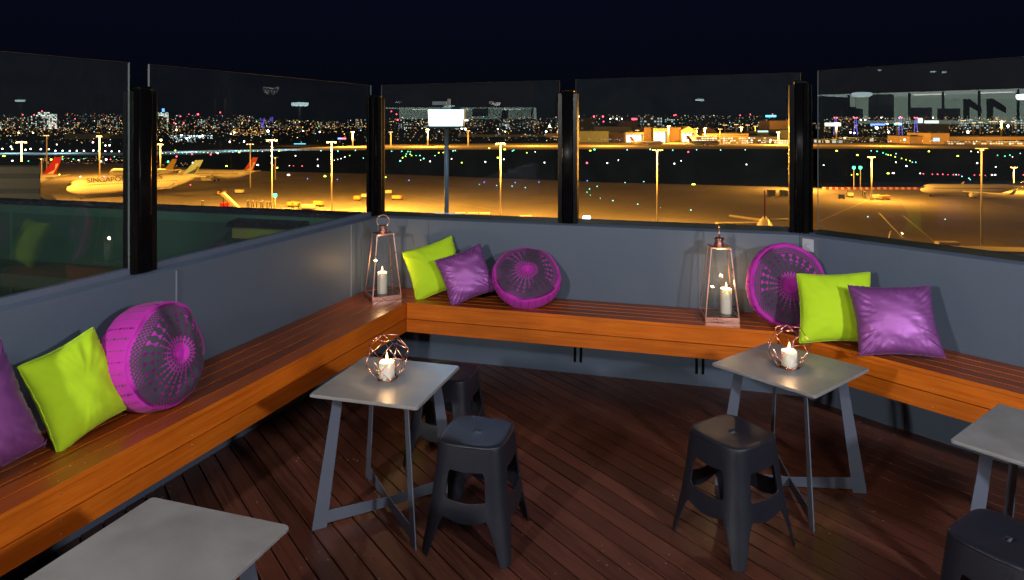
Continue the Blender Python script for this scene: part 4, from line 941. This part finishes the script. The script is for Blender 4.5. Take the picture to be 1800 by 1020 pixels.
block(0, 240, 6, 'w25,137,1.4 w115,115,1.5 w128,139,1.3 w268,149,1.6 w323,139,1.5 w430,141,1.4 w515,141,1.3 w585,157,1.3 w660,157,1.3 w735,159,1.3 w810,158,1.4 w885,159,1.3 w985,155,1.5 w1043,160,1.4 w1110,161,1.2 w1177,162,1.2 w1257,163,1.2 y40,212,1.4,2.4 y540,250,1.5,1.6 y627,408,1.3 g300,268,1.2 g660,245 g773,243,.9 g1207,217,.9 g885,238,.8 w1120,250,1.6 w1112,102,1.4 w1155,100,1.6 w130,265,1.5 w1065,270,1.3 w828,255,1 t848,430,1.3 w1168,448,1.4 b1097,430,1 r1165,247,1 y660,218,.9 w600,90,1 p980,70,1.6')
for i in range(26): afl(285+i*7.3+random.uniform(-1.5, 1.5), 271-.045*i*5+random.uniform(-1.5, 1.5), random.choice('yggtw'), random.uniform(.45, .8))

# --- buildings
def winmat(name, base, col1, col2, cw, ch, dens, s_, wf=.6, hf=.5):
    m, t, o = nodes(name); p = N(t, 'ShaderNodeBsdfPrincipled', Roughness=.8); t.links.new(p.outputs[0], o.inputs[0]); p.inputs['Base Color'].default_value = (*base, 1)
    c = N(t, 'ShaderNodeTexCoord'); sp = N(t, 'ShaderNodeSeparateXYZ'); t.links.new(c.outputs['Object'], sp.inputs[0]); oi_ = N(t, 'ShaderNodeObjectInfo')
    u = math_(t, 'DIVIDE', math_(t, 'ADD', sp.outputs[0], math_(t, 'MULTIPLY', sp.outputs[1], .7)), cw); v = math_(t, 'DIVIDE', sp.outputs[2], ch)
    cb = N(t, 'ShaderNodeCombineXYZ'); t.links.new(math_(t, 'FLOOR', u), cb.inputs[0]); t.links.new(math_(t, 'FLOOR', v), cb.inputs[1]); t.links.new(math_(t, 'MULTIPLY', oi_.outputs['Random'], 97), cb.inputs[2])
    wn = N(t, 'ShaderNodeTexWhiteNoise', noise_dimensions='3D'); t.links.new(cb.outputs[0], wn.inputs['Vector'])
    on = math_(t, 'LESS_THAN', wn.outputs['Value'], dens)
    fu = math_(t, 'LESS_THAN', math_(t, 'FRACT', u), wf); fv = math_(t, 'LESS_THAN', math_(t, 'FRACT', v), hf)
    geo = N(t, 'ShaderNodeNewGeometry'); s2 = N(t, 'ShaderNodeSeparateXYZ'); t.links.new(geo.outputs['Normal'], s2.inputs[0])
    wl = math_(t, 'LESS_THAN', math_(t, 'ABSOLUTE', s2.outputs[2]), .5)
    msk = math_(t, 'MULTIPLY', math_(t, 'MULTIPLY', on, wl), math_(t, 'MULTIPLY', fu, fv))
    st = math_(t, 'MULTIPLY', msk, math_(t, 'MULTIPLY', math_(t, 'ADD', N_sep(t, wn), .25), s_))
    sc_ = N(t, 'ShaderNodeSeparateColor'); t.links.new(wn.outputs['Color'], sc_.inputs[0])
    t.links.new(mixc(t, sc_.outputs[1], col1, col2), p.inputs['Emission Color']); t.links.new(st, p.inputs['Emission Strength'])
    m.cycles.emission_sampling = 'NONE'; return m
def N_sep(t, wn):
    sc_ = N(t, 'ShaderNodeSeparateColor'); t.links.new(wn.outputs['Color'], sc_.inputs[0]); return sc_.outputs[0]
WM = {'warm': winmat('windows_warm', (.02, .02, .02), (1, .75, .4), (1, .9, .7), 9, 8, .22, 1.5), 'white': winmat('windows_white', (.03, .035, .035), (.8, 1, .95), (1, .95, .8), 8, 7, .8, 2.0, .8, .6),
      'mix': winmat('windows_mixed', (.018, .02, .022), (.6, .9, 1), (1, .7, .35), 10, 9, .3, 1.7), 'cool': winmat('windows_cool', (.02, .025, .03), (.55, .85, 1), (.85, 1, .9), 9, 8, .4, 1.6), 'blue': winmat('windows_blue', (.01, .01, .04), (.1, .12, 1), (.3, .2, 1), 8, 8, .6, 1.2, .8, .8),
      'term': winmat('terminal_windows', (.2, .18, .15), (1, .62, .25), (1, .95, .75), 4, 3.4, .55, 2.6, .75, .6), 'dim': winmat('windows_dim', (.05, .05, .04), (.8, .7, .4), (.6, .8, .7), 7, 7, .16, .5)}
M_bwall = pbr('pale_building', (.3, .28, .24), .8, var=.15, scale=.05); M_bdark = pbr('dark_building', (.055, .05, .04), .8, var=.2, scale=.05); M_brown = pbr('brown_cladding', (.1, .06, .035), .8, var=.2, scale=.05)
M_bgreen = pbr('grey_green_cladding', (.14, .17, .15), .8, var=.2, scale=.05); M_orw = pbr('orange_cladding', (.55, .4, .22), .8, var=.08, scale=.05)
M_lit = emit('hangar_glow', (.85, 1, .95), 2.2); M_roofd = pbr('roof_dark', (.03, .035, .035), .8)
def bld(x0, x1, yt, Y, mat, label, name='building', cat='building', grp=None, gable=0, opening=None, roofm=None, depth=60, extra=None):
    X0, X1 = xat(x0, Y), xat(x1, Y); h = zat(yt, Y)-GZ; wd = X1-X0
    t = thing(name, label, cat, ((X0+X1)/2, Y+depth/2, GZ), 0, grp)
    mb = MB()
    if opening:
        o0, o1, oy = opening; a, b, oh = xat(o0, Y)-(X0+X1)/2, xat(o1, Y)-(X0+X1)/2, zat(oy, Y)-GZ; d = depth
        for (xa, xb, za, zb) in ((-wd/2, a, 0, h), (b, wd/2, 0, h), (a, b, oh, h)):
            if xb-xa > .1: mb.box(((xa+xb)/2, 0, (za+zb)/2), (xb-xa, d, zb-za))
        mb.build('wall', mat, t)
        mb = MB(); mb.box(((a+b)/2, -d/2+14, oh/2), (b-a-.2, 1, oh-.2)); mb.build('glow_panel', M_lit, t)  # self-glowing panel stands in for the lighting inside the hangar
        mb = MB(); [mb.box((a+(b-a)*f_, -d/2+2, oh/2), (.5, .5, oh)) for f_ in (.33, .66)]; mb.box(((a+b)/2, -d/2+2, oh*.93), (b-a, .5, 1)); mb.build('door_frame', M_bdark, t)
    else:
        mb.box((0, 0, h/2), (wd, depth, h)); mb.build('wall', mat, t)
    mb = MB()
    if gable: mb.extrude([(-wd/2-1, -depth/2-1, h), (wd/2+1, -depth/2-1, h), (0, -depth/2-1, h+gable)], (0, depth+2, 0))
    else:
        mb.box((0, 0, h+.4), (wd+.8, depth+.8, .8)); rn = random.Random(int(x0*7))
        for _ in range(2 if wd > 12 else 1): mb.box((rn.uniform(-.3, .3)*wd, -depth*.3, h+1.4), (wd*.14, 6, 1.6))
    mb.build('roof', roofm or M_roofd, t)
    if extra: extra(t, X0, X1, h, depth)
    return t
B = 1090
bld(1015, 1070, 231, B, M_bgreen, 'long grey green hangar with small white wall lights, left end of the hangar row', 'hangar', 'hangar')
bld(1070.5, 1099, 234, B+8, M_brown, 'brown block between the grey green hangar and the first white hangar', 'hangar', 'hangar')
bld(1099.5, 1131.5, 233, B-10, M_bwall, 'hangar with a brilliant white open front, left one of two', 'hangar', 'hangar', opening=(1101, 1130, 236.5))
bld(1132, 1148, 225, B, M_brown, 'tall brown block between the two white hangars', 'hangar', 'hangar')
bld(1148.5, 1173.5, 226, B-6, M_bwall, 'hangar with a brilliant white open front, right one of two', 'hangar', 'hangar', opening=(1149.5, 1172.5, 231.5))
bld(1174, 1197, 225, B+4, M_brown, 'tall brown hangar right of the second white hangar', 'hangar', 'hangar')
bld(1197.5, 1222.5, 230, B, M_bwall, 'pale hangar with a gabled roof and a lit open front', 'hangar', 'hangar', gable=7, opening=(1199, 1220.5, 234), roofm=M_bwall)
bld(1229, 1260, 232, B+80, M_brown, 'brown gabled hangar behind the terminal', 'hangar', 'hangar', gable=9, roofm=M_brown)
bld(1224, 1315, 241, B-60, WM['term'], 'long low terminal full of lit windows, behind the distant airliners', 'terminal_building', 'terminal', roofm=M_orw)
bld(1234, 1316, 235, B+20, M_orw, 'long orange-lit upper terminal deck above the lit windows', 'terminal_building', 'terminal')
bld(1316, 1367, 241, B-40, WM['term'], 'glass fronted terminal block left of the right corner post', 'terminal_building', 'terminal')
bld(1331, 1351, 232, B+60, M_bdark, 'dark terminal block below the orange hall', 'terminal_building', 'terminal')
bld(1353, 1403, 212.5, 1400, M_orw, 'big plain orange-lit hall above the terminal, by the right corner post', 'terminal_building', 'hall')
bld(1369, 1403, 229, 1240, M_bgreen, 'dark green roofed block in front of the orange hall', 'terminal_building', 'terminal')
bld(1370, 1403, 246, B-70, WM['term'], 'small bright lit shed row by the right corner post', 'terminal_building', 'terminal')
bld(1446, 1500, 247, B-30, WM['mix'], 'low mixed-lit terminal right of the right corner post', 'terminal_building', 'terminal')
bld(1500, 1598, 244, B+60, WM['mix'], 'low dark terminal with many small lights, left of the orange blocks', 'terminal_building', 'terminal')
bld(1599, 1628, 240, B-70, M_orw, 'low orange-lit cube left of the tall orange block', 'terminal_building', 'terminal')
def poster(t, X0, X1, h, d):
    mb = MB(); mb.box((-.2*(X1-X0), -d/2-.3, h*.42), (.34*(X1-X0), .4, h*.32)); mb.build('lit_poster', emit('poster_pale_blue', (.55, .7, 1), 1.5), t)
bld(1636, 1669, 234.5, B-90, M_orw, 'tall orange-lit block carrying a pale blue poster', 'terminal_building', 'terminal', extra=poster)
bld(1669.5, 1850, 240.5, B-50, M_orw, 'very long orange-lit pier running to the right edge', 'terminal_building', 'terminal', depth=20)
bld(1671, 1850, 249, B-95, WM['term'], 'row of lit ground floor windows under the long orange pier', 'terminal_building', 'terminal', depth=20)
bld(1625, 1668, 211, 1900, M_bgreen, 'broad grey tower block behind the tall orange block', 'tower_block', 'tower block')
bld(1017, 1046, 208, 1800, WM['dim'], 'broad dim olive block above the left end of the hangar row', 'tower_block', 'tower block')
bld(1088, 1121, 213, 1800, M_brown, 'dark brown block above the first white hangar', 'tower_block', 'tower block')
bld(1133, 1163, 206.5, 1900, WM['cool'], 'striped tower block with pale lit bands above the hangars', 'tower_block', 'tower block')
bld(1044, 1110, 223, 1500, M_bgreen, 'long pale roofed shed behind the hangar row', 'hangar', 'hangar')
bld(805, 985, 237, 1500, M_bgreen, 'long low grey shed right of the lamp box', 'hangar', 'hangar', depth=20)
bld(960, 984, 235, 1450, M_orw, 'small orange-lit building by the third post', 'terminal_building', 'terminal')
bld(113, 166, 236, 1300, M_bgreen, 'broad pale roofed warehouse in the dark left distance', 'warehouse', 'warehouse')
bld(168, 222, 240, 1350, M_bdark, 'dark warehouse left of the thick black post', 'warehouse', 'warehouse')
# red-topped floodlight towers with blue legs
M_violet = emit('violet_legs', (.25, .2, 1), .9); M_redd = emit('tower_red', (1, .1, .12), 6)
for xp, lb in ((1469, 'first lattice tower with red lights on violet legs, by the right corner post'), (1504, 'second lattice tower with red lights on violet legs, left of the blue roof light'), (1583, 'third lattice tower with red lights on violet legs, right of the blue roof light'), (1610, 'fourth lattice tower with red lights on violet legs, beside the white sign')):
    Y = 1700; g_ = Vector((xat(xp, Y), Y, GZ)); t = thing('lattice_tower', lb, 'tower', g_, 0, 'red-topped violet towers'); h = zat(208, Y)-GZ
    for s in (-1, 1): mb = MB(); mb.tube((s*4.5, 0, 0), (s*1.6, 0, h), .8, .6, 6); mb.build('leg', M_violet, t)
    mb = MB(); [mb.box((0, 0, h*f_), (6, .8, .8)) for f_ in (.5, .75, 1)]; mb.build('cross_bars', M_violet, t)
    for s in (-1, 1): mb = MB(); mb.lathe([(.4, 0), (1.5, .4), (1.5, 2), (.4, 2.6)], (s*3, 0, h), 8); mb.build('red_lamp', M_redd, t)
# lit signs in the distance
def sign(x0, x1, y0, y1, Y, col, s_, label):
    X0, X1 = xat(x0, Y), xat(x1, Y); z0, z1 = zat(y1, Y), zat(y0, Y); t = thing('lit_sign', label, 'sign', ((X0+X1)/2, Y, GZ))
    mb = MB(); mb.box((0, 0, (z0+z1)/2-GZ), (X1-X0, 1.2, z1-z0)); mb.build('sign_face', emit('sign_face', col, s_), t)
    mb = MB()
    for s in (-1, 1): mb.tube((s*(X1-X0)*.3, .9, 0), (s*(X1-X0)*.3, .9, z1-GZ-.3), .5)
    mb.build('post', M_dk, t)
sign(517, 537, 252.5, 257.5, 1000, (.1, .6, 1), 2.5, 'cyan lit billboard at the edge of the far apron')
sign(594, 600, 242.5, 245, 1150, (.25, .3, 1), 4, 'small blue lit sign left of the corner post'); sign(600.5, 608, 242.5, 245, 1150, (1, .15, .2), 4, 'small red lit sign beside the small blue one')
sign(644, 650.5, 243.5, 251.5, 1100, (.7, 1, .9), 2.5, 'upright pale green sign against the corner post'); sign(1530, 1556, 217.8, 220.4, 1600, (.1, .2, 1), 4, 'long blue roof light among the right terminals')
sign(1572, 1585, 217, 220, 1600, (.3, .9, 1), 3, 'short cyan roof light right of the long blue one'); sign(1614, 1621, 208, 216, 1650, (.95, 1, .9), 3, 'upright white sign beside the fourth violet tower')
sign(1625, 1650, 212, 217, 1640, (.8, .95, .85), 1.2, 'wide pale sign on the grey tower block'); sign(1450, 1478, 216, 222, 1500, (1, .85, .7), 2, 'wide cream lit frontage right of the right corner post')
sign(1346, 1364, 202.8, 205.8, 1700, (.1, .75, 1), 4, 'cyan roof sign above the orange hall'); sign(1110, 1120, 208, 211, 1700, (1, .06, .12), 4, 'red roof sign above the brown block'); sign(1603, 1630, 233, 236, 1200, (1, .9, .75), 3, 'row of white shop lights above the low orange cube')
sign(811, 823, 210, 213, 1800, (.7, .9, 1), 3, 'small white sign right of the lamp box'); sign(1332, 1350, 230, 232.5, 1150, (.5, 1, .85), 2, 'pale green light strip on the dark terminal block')
# skyline
rs = random.Random(11)
def describe(w_, y_, k_): return ('tall ' if y_ < 208 else 'low ' if y_ > 213 else '')+('slim' if w_ < 11 else 'broad' if w_ > 16 else 'mid-width')+' block, '+{'warm': 'warm', 'mix': 'mixed', 'cool': 'cool', 'dim': 'dim', 'white': 'white', 'blue': 'blue'}[k_]+' windows, '
def tower(xp, wpx, yt, Y, key, label, grp=None, spire=None):
    X = xat(xp, Y); wd = wpx*Y/F; h = zat(yt, Y)-GZ; t = thing('tower_block', label, 'tower block', (X, Y, GZ), 0, grp)
    mb = MB(); mb.box((0, 0, h*.5), (wd, wd, h)); mb.build('wall', WM[key], t)
    mb = MB(); mb.box((0, 0, h+1.5), (wd*.5, wd*.5, 3)); mb.build('roof', M_roofd, t)
    if spire: mb = MB(); mb.box((0, 0, h+spire[1]*Y/F/2), (wd*.25, wd*.25, spire[1]*Y/F)); mb.build('spire', spire[0], t)
tower(80, 24, 201, 3500, 'white', 'brilliant white lit stepped block on the left skyline'); tower(77, 12, 197, 3450, 'white', 'narrow top of the brilliant white block on the left skyline')
tower(287, 12, 198, 3400, 'white', 'pale green lit tower with a blue spire, right of the thick black post', None, (emit('spire_blue', (.1, .3, 1), 2.5), 7)); tower(283, 14, 206, 3380, 'warm', 'warm lit block under the tower with the blue spire')
tower(461, 6, 207, 3600, 'blue', 'left one of two slim violet lit towers'); tower(476, 6, 206, 3600, 'blue', 'right one of two slim violet lit towers')
for i in range(62):
    xp = rs.uniform(0, 655) if i < 44 else rs.uniform(690, 985)
    wp_, yt_, ky_ = rs.uniform(7, 20), rs.uniform(204, 216) if xp < 430 else rs.uniform(208, 218), rs.choice(['warm', 'mix', 'cool', 'mix', 'dim', 'warm'])
    tower(xp, wp_, yt_, rs.uniform(3000, 4400), ky_, describe(wp_, yt_, ky_)+where(xp, yt_), 'far tower blocks on the skyline')
for i in range(20):
    xp, wp_, yt_, ky_ = rs.uniform(1020, 1800), rs.uniform(8, 24), rs.uniform(209, 218), rs.choice(['warm', 'mix', 'cool', 'dim'])
    tower(xp, wp_, yt_, rs.uniform(2400, 3600), ky_, describe(wp_, yt_, ky_)+where(xp, yt_), 'far blocks behind the terminals')
# --- countless far city lights, one mass
CB = [('warm', (1, .62, .25)), ('white', (1, .93, .8)), ('cool', (.6, .9, 1)), ('red', (1, .06, .1)), ('green', (.2, 1, .4)), ('blue', (.2, .25, 1)), ('orange', (1, .42, .1))]
CL = [emit('city_'+n_+l_, c_, s_) for l_, s_ in (('_dim', .35), ('_mid', 1.0), ('_bright', 3.2)) for n_, c_ in CB]
mb = MB()
def clight(xp, yp, mi, s_):
    if yp > 226: g_ = gp(xp, yp, 6)
    else: Y = rs.uniform(2600, 3300); g_ = Vector((xat(xp, Y), Y, zat(yp, Y)))
    mb.octa(g_, s_*.00068*g_.y, mi+7*rs.choices((0, 1, 2), (5, 3.4, 1.6))[0])
def pal(ws): return rs.choices(range(7), [ws[0]*1.4, ws[1]*.8, ws[2]*.7, ws[3], ws[4], ws[5], ws[6]*1.8])[0]
def zone(n_, x0, x1, y0, y1, ws, s0=.5, s1=1.15, pw_=1):
    for _ in range(int(n_*1.45)): clight(rs.uniform(x0, x1), y0+(y1-y0)*rs.random()**pw_, pal(ws), rs.uniform(s0, s1)*(1.5 if rs.random() < .05 else 1))
zone(330, 0, 655, 211, 224, (5, 5, 4, .9, .4, .3, 3)); zone(420, 0, 655, 222, 240, (6, 3, 1.5, .1, .1, .1, 6), .45, 1.0); zone(130, 0, 655, 238, 262, (3, 2, 3, .1, .3, .1, 2), .5, 1)
zone(90, 0, 222, 222, 245, (6, 3, 2, 0, 0, 0, 4)); zone(70, 300, 375, 243, 250, (0, 3, 8, 0, 0, 0, 0), .7, 1.5); zone(25, 310, 345, 251, 258, (0, 3, 6, 0, 0, 0, 0), .7, 1.4)
zone(60, 410, 470, 231, 244, (5, 2, 0, 0, 0, 0, 6), .6, 1.2); zone(80, 0, 222, 199, 212, (4, 4, 4, 1.5, .6, .6, 1), .4, .9); zone(60, 277, 450, 202, 212, (4, 5, 3, 2, .4, .3, 1), .4, .9)
zone(170, 680, 985, 205, 222, (3, 4, 4, 1, .3, .3, 2), .4, .95); zone(150, 680, 985, 222, 246, (4, 3, 3, .2, .2, .2, 3), .45, 1.1); zone(40, 690, 985, 246, 255, (3, 2, 1, 0, 0, 0, 3), .5, 1.2)
zone(130, 1018, 1402, 202, 213, (4, 5, 3, .6, .2, .2, 2), .4, .9); zone(120, 1225, 1402, 214, 232, (5, 3, 3, .2, .4, .1, 3), .45, 1.0); zone(110, 1225, 1402, 240, 257, (5, 5, 3, .2, .2, 0, 5), .5, 1.2); zone(60, 1018, 1225, 214, 230, (3, 3, 3, .2, .1, .1, 2), .4, .8); zone(40, 1018, 1098, 244, 254, (1, 2, 4, 0, .5, 0, 0), .6, 1.1)
zone(300, 1448, 1800, 205, 222, (7, 4, 3, .6, .3, .5, 4), .45, 1.0); zone(240, 1448, 1800, 222, 240, (6, 4, 4, .1, .4, .3, 4), .45, 1.1); zone(190, 1448, 1800, 244, 259, (6, 5, 2, .1, .5, .3, 5), .5, 1.25); zone(50, 1448, 1800, 207, 210, (3, 5, 0, 0, 0, 0, 3), .5, .8)
zone(120, 73, 222, 290, 305, (6, 3, 0, 0, 0, 0, 6), .35, .7); zone(30, 277, 330, 300, 312, (5, 2, 0, 0, 0, 0, 5), .35, .7)
tag(mb.build('city_lights', CL), 'countless tiny coloured lights of the distant city', kind='stuff')
# brightest far lights, one by one
GM = bpy.data.meshes
mb = MB(); mb.lathe([(.3, -1), (.8, -.6), (1, 0), (.8, .6), (.3, 1)], n=10); _o = mb.build('bright_lamp', emit('bright_white', (.85, .97, 1), 16)); BL = _o.data; bpy.data.objects.remove(_o)
mb = MB(); mb.lathe([(.3, -1), (.8, -.6), (1, 0), (.8, .6), (.3, 1)], n=10); _o = mb.build('bright_lamp', emit('bright_red', (1, .05, .08), 10)); RL = _o.data; bpy.data.objects.remove(_o)
mb = MB(); mb.lathe([(.3, -1), (.8, -.6), (1, 0), (.8, .6), (.3, 1)], n=10); _o = mb.build('bright_lamp', emit('bright_amber', (1, .75, .4), 14)); AL = _o.data; bpy.data.objects.remove(_o)
for me_, nm, txt in ((BL, 'white', '471,236,2.6 356,247,2 351,249,1.7 812,228,3.4 818,231,2 404,261,1.6 429,260,1.6 1541,228,3 1562,238,2 1772,222,2.6 1701,238,2.6 960,237,2 1092,227,1.4 1018,205,1 328,253,1.6 333,251,1.3 1495,239,1.6 1502,240,1.4 319,245,1.4 1073,209,1.2 1084,209,1.2 1093,209,1.2 1146,207,1.3 787,226,2 800,222,2 1560,218,1.2 1513,211,1.4 1521,211,1.3 562,238,1.4 533,236,1.3 1032,246,1.2 1049,246,1.2 1069,237,1.5'),
    (RL, 'red', '348,201,2 317,205,1.2 387,198,1.3 306,216,1.3 323,216,1.3 74,196,1.3 94,216,1.2 40,202,1 60,202,1 132,209,1 1044,205,1.8 1060,205,1.9 1061,214,1.4 1185,203,1.4 1188,202,1.2 1301,203,1.2 1319,201,.9 1358,201,1 688,196,1.2 697,201,1.3 699,211,1.8 1114,210,2 332,201,.8'),
    (AL, 'amber', '310,233,1.7 1485,252,1.6 1590,256,1.9 1355,257,1.9 1209,258,2 966,222,2.4 1391,219,2 1470,240,1.5 283,257,2.2 412,239,1.8 406,242,1.4 33,240,1.5 58,240,1.4 1118,258,1.6 1148,242,1.2 875,231,1.4 888,237,1.2 1640,207,1.2 1549,207,1')):
    for it in txt.split():
        a = [float(v_) for v_ in it.split(',')]
        if a[1] > 222: g_ = gp(a[0], a[1], 8)
        else: g_ = Vector((xat(a[0], 2500), 2500, zat(a[1], 2500)))
        o = bpy.data.objects.new('bright_lamp', me_); sc.collection.objects.link(o); o.location = g_; r_ = a[2]*.00062*g_.y; o.scale = (r_, r_, r_)
        tag(o, 'bright %s lamp %s' % (nm, where(a[0], a[1])), 'distant lamp', 'bright %s lamps in the city' % nm)
# --- low dark building at the left edge, between the terrace and the planes
t = thing('low_building', 'low dark building with grey bands at the left edge, in front of the airliners', 'building', (-112, 120, GZ))
mb = MB(); mb.prism([(-30, 0), (29.8, 0), (21, 11.5), (-30, 11.5)], 0, 24.2); mb.build('wall', pbr('grey_brown_panel', (.13, .12, .1), .8, var=.3, scale=.12), t)
mb = MB(); [mb.box((0, -.1, z_), (59.4, .3, .8)) for z_ in (17, 20, 22.6)]; mb.build('panel_band', pbr('dark_band', (.05, .05, .045), .7), t)
mb = MB(); mb.prism([(29.9, 1), (32.0, 1), (24, 11), (21.6, 11)], 0, 18.4); mb.build('side_block', M_bgreen, t)
mb = MB(); mb.prism([(-30.5, -.5), (30, -.5), (21.5, 12), (-30.5, 12)], 24.2, 24.5); mb.build('roof', M_roofd, t)

# ------------------------------------------------------------------ the lounge behind the viewer, seen only mirrored in the glass
M_ceil = emit('lounge_ceiling_light', (.95, 1, .92), 9); M_backw = emit('lounge_glow_wall', (.62, .8, .66), 2.9); M_ceilw = emit('lounge_glow_ceiling', (.7, .85, .78), 3.8); M_lflr = pbr('lounge_dark', (.02, .025, .025), .7)  # back wall and ceiling glow themselves, in place of the room's lighting
def lounge(P, Q, z0, z1, label, mull, digits=None, cols=(), dark=()):
    P, Q = Vector(P), Vector(Q); d = (Q-P); Ln_ = d.length; ang = math.atan2(d.y, d.x); t = thing('lounge_building', label, 'building', (*P, z0), ang)
    # local x along the front, local +y away from the terrace
    s = 1 if Vector((-d.y, d.x)).dot(P) > 0 else -1; hh = z1-z0
    mb = MB(); mb.box((Ln_/2, s*4.4, hh/2-.2), (Ln_, .2, hh+.4)); mb.build('back_wall', M_backw, t)
    mb = MB(); mb.box((Ln_/2, s*2.3, hh+.05), (Ln_, 4.2, .1)); mb.build('ceiling', M_ceilw, t)
    mb = MB(); mb.box((Ln_/2, s*2.2, -1.2), (Ln_, 4.4, 2.0)); mb.box((Ln_/2, s*.2, hh+.75), (Ln_+.3, .4, 1.4)); mb.build('front_wall', M_lflr, t)
    mb = MB(); x = 0
    while x <= Ln_: mb.box((x, -s*.02, hh/2), (.09, .12, hh)); x += mull
    mb.build('mullions', M_lflr, t)
    mb = MB(); x = .8
    while x < Ln_-.5: mb.box((x+.6, s*1.6, hh-.06), (1.5, .35, .05)); x += 3.1
    mb.build('ceiling_light', M_ceil, t)
    mb = MB()
    for c0_, c1_, a, b in dark: mb.box(((c0_+c1_)/2*Ln_, s*3.4, hh*(a+b)/2), ((c1_-c0_)*Ln_, .4, hh*(b-a)))
    for c_ in cols: mb.lathe([(.55, 0), (.55, hh)], (c_*Ln_, s*1.4, 0), 14)
    if dark or cols: mb.build('columns', M_lflr, t)
    if digits:
        mb = MB()
        for c_ in digits:      # the figure 1, read correctly from the terrace side
            x0 = c_*Ln_; w_ = hh*.19; e_ = -1*(-s)
            mb.extrude([(x0-w_, -s*.1, 0), (x0+w_*.0, -s*.1, 0), (x0, -s*.1, hh*.72), (x0-w_, -s*.1, hh*.72)], (0, -s*.03, 0))
            mb.extrude([(x0-w_, -s*.1, hh*.72), (x0-w_*2.9, -s*.1, hh*.42), (x0-w_*2.9, -s*.1, hh*.22), (x0-w_, -s*.1, hh*.46)], (0, -s*.03, 0))
        mb.build('number_sign', M_dk, t)
    return t
def mirror(xp, yp, Lx, off, depth):
    d = Vector(((xp-900)/F, 1)); P = d*depth; c_ = Lx.c(off); return P-Lx.n*(2*(P.dot(Lx.n)-c_))
A0, A1 = mirror(1790, 0, Rt, GL['R'], 33), mirror(1430, 0, Rt, GL['R'], 41)
lounge(A0, A1, 1.95, 3.42, 'lit lounge with tall windows and a dark number 11, mirrored in the right glass', 1.62, digits=(.125, .225), cols=(.69, .67), dark=((.0, .04, 0, .9), (.36, .46, 0, .45), (.50, .61, 0, .5), (.88, 1, 0, .5)))
B0, B1 = mirror(935, 0, Mi, GL['M'], 45), mirror(672, 0, Mi, GL['M'], 46)
lounge(B0, B1, 2.25, 2.78, 'far lit lounge strip mirrored faintly in the middle glass', 3.0, cols=(.36,))
# small lamps under the lounge soffit and around the terrace, mirrored as bright spots in the glass
for (xp, yp, Lx, off, dp, s_, lb) in ((1230, 178, Mi, GL['M'], 12.5, .08, 'small oval ceiling lamp mirrored above the distant hangars'), (1515, 170, Rt, GL['R'], 15, .2, 'long white ceiling lamp mirrored in the right glass'), (790, 190, Mi, GL['M'], 16, .13, 'flat ceiling lamp mirrored at the lamp box'),
    (1660, 128, Rt, GL['R'], 14, .05, 'small spot lamp mirrored high in the right glass'), (1640, 127, Rt, GL['R'], 14, .045, 'tiny spot lamp mirrored high in the right glass'), (1546, 124, Rt, GL['R'], 14, .03, 'tiniest spot lamp mirrored high in the right glass'), (527, 187, L, GL['L'], 16.5, .2, 'bright lamp mirrored in the left glass'), (35, 179, L, GL['L'], 11, .07, 'small oval lamp mirrored in the leftmost glass')):
    P = mirror(xp, yp, Lx, off, dp); z = zat(yp, dp); t = thing('soffit_lamp', lb, 'lamp', (P.x, P.y, z), 0, 'small lamps mirrored in the glass')
    mb = MB(); mb.lathe([(s_*.2, 0), (s_*.9, .03*s_), (s_, .2*s_), (s_, .4*s_), (s_*.8, .45*s_)], n=20); mb.build('diffuser', M_lampface, t)
    mb = MB(); mb.tube((0, 0, .45*s_), (0, 0, .45*s_+.1), .01); mb.build('drop_rod', M_dk, t)
    if Lx is L: mb = MB(); mb.tube((0, 0, 0), (0, 0, -z-.7 if dp < 12 else GZ-z), .03); mb.build('pole', M_dk, t)
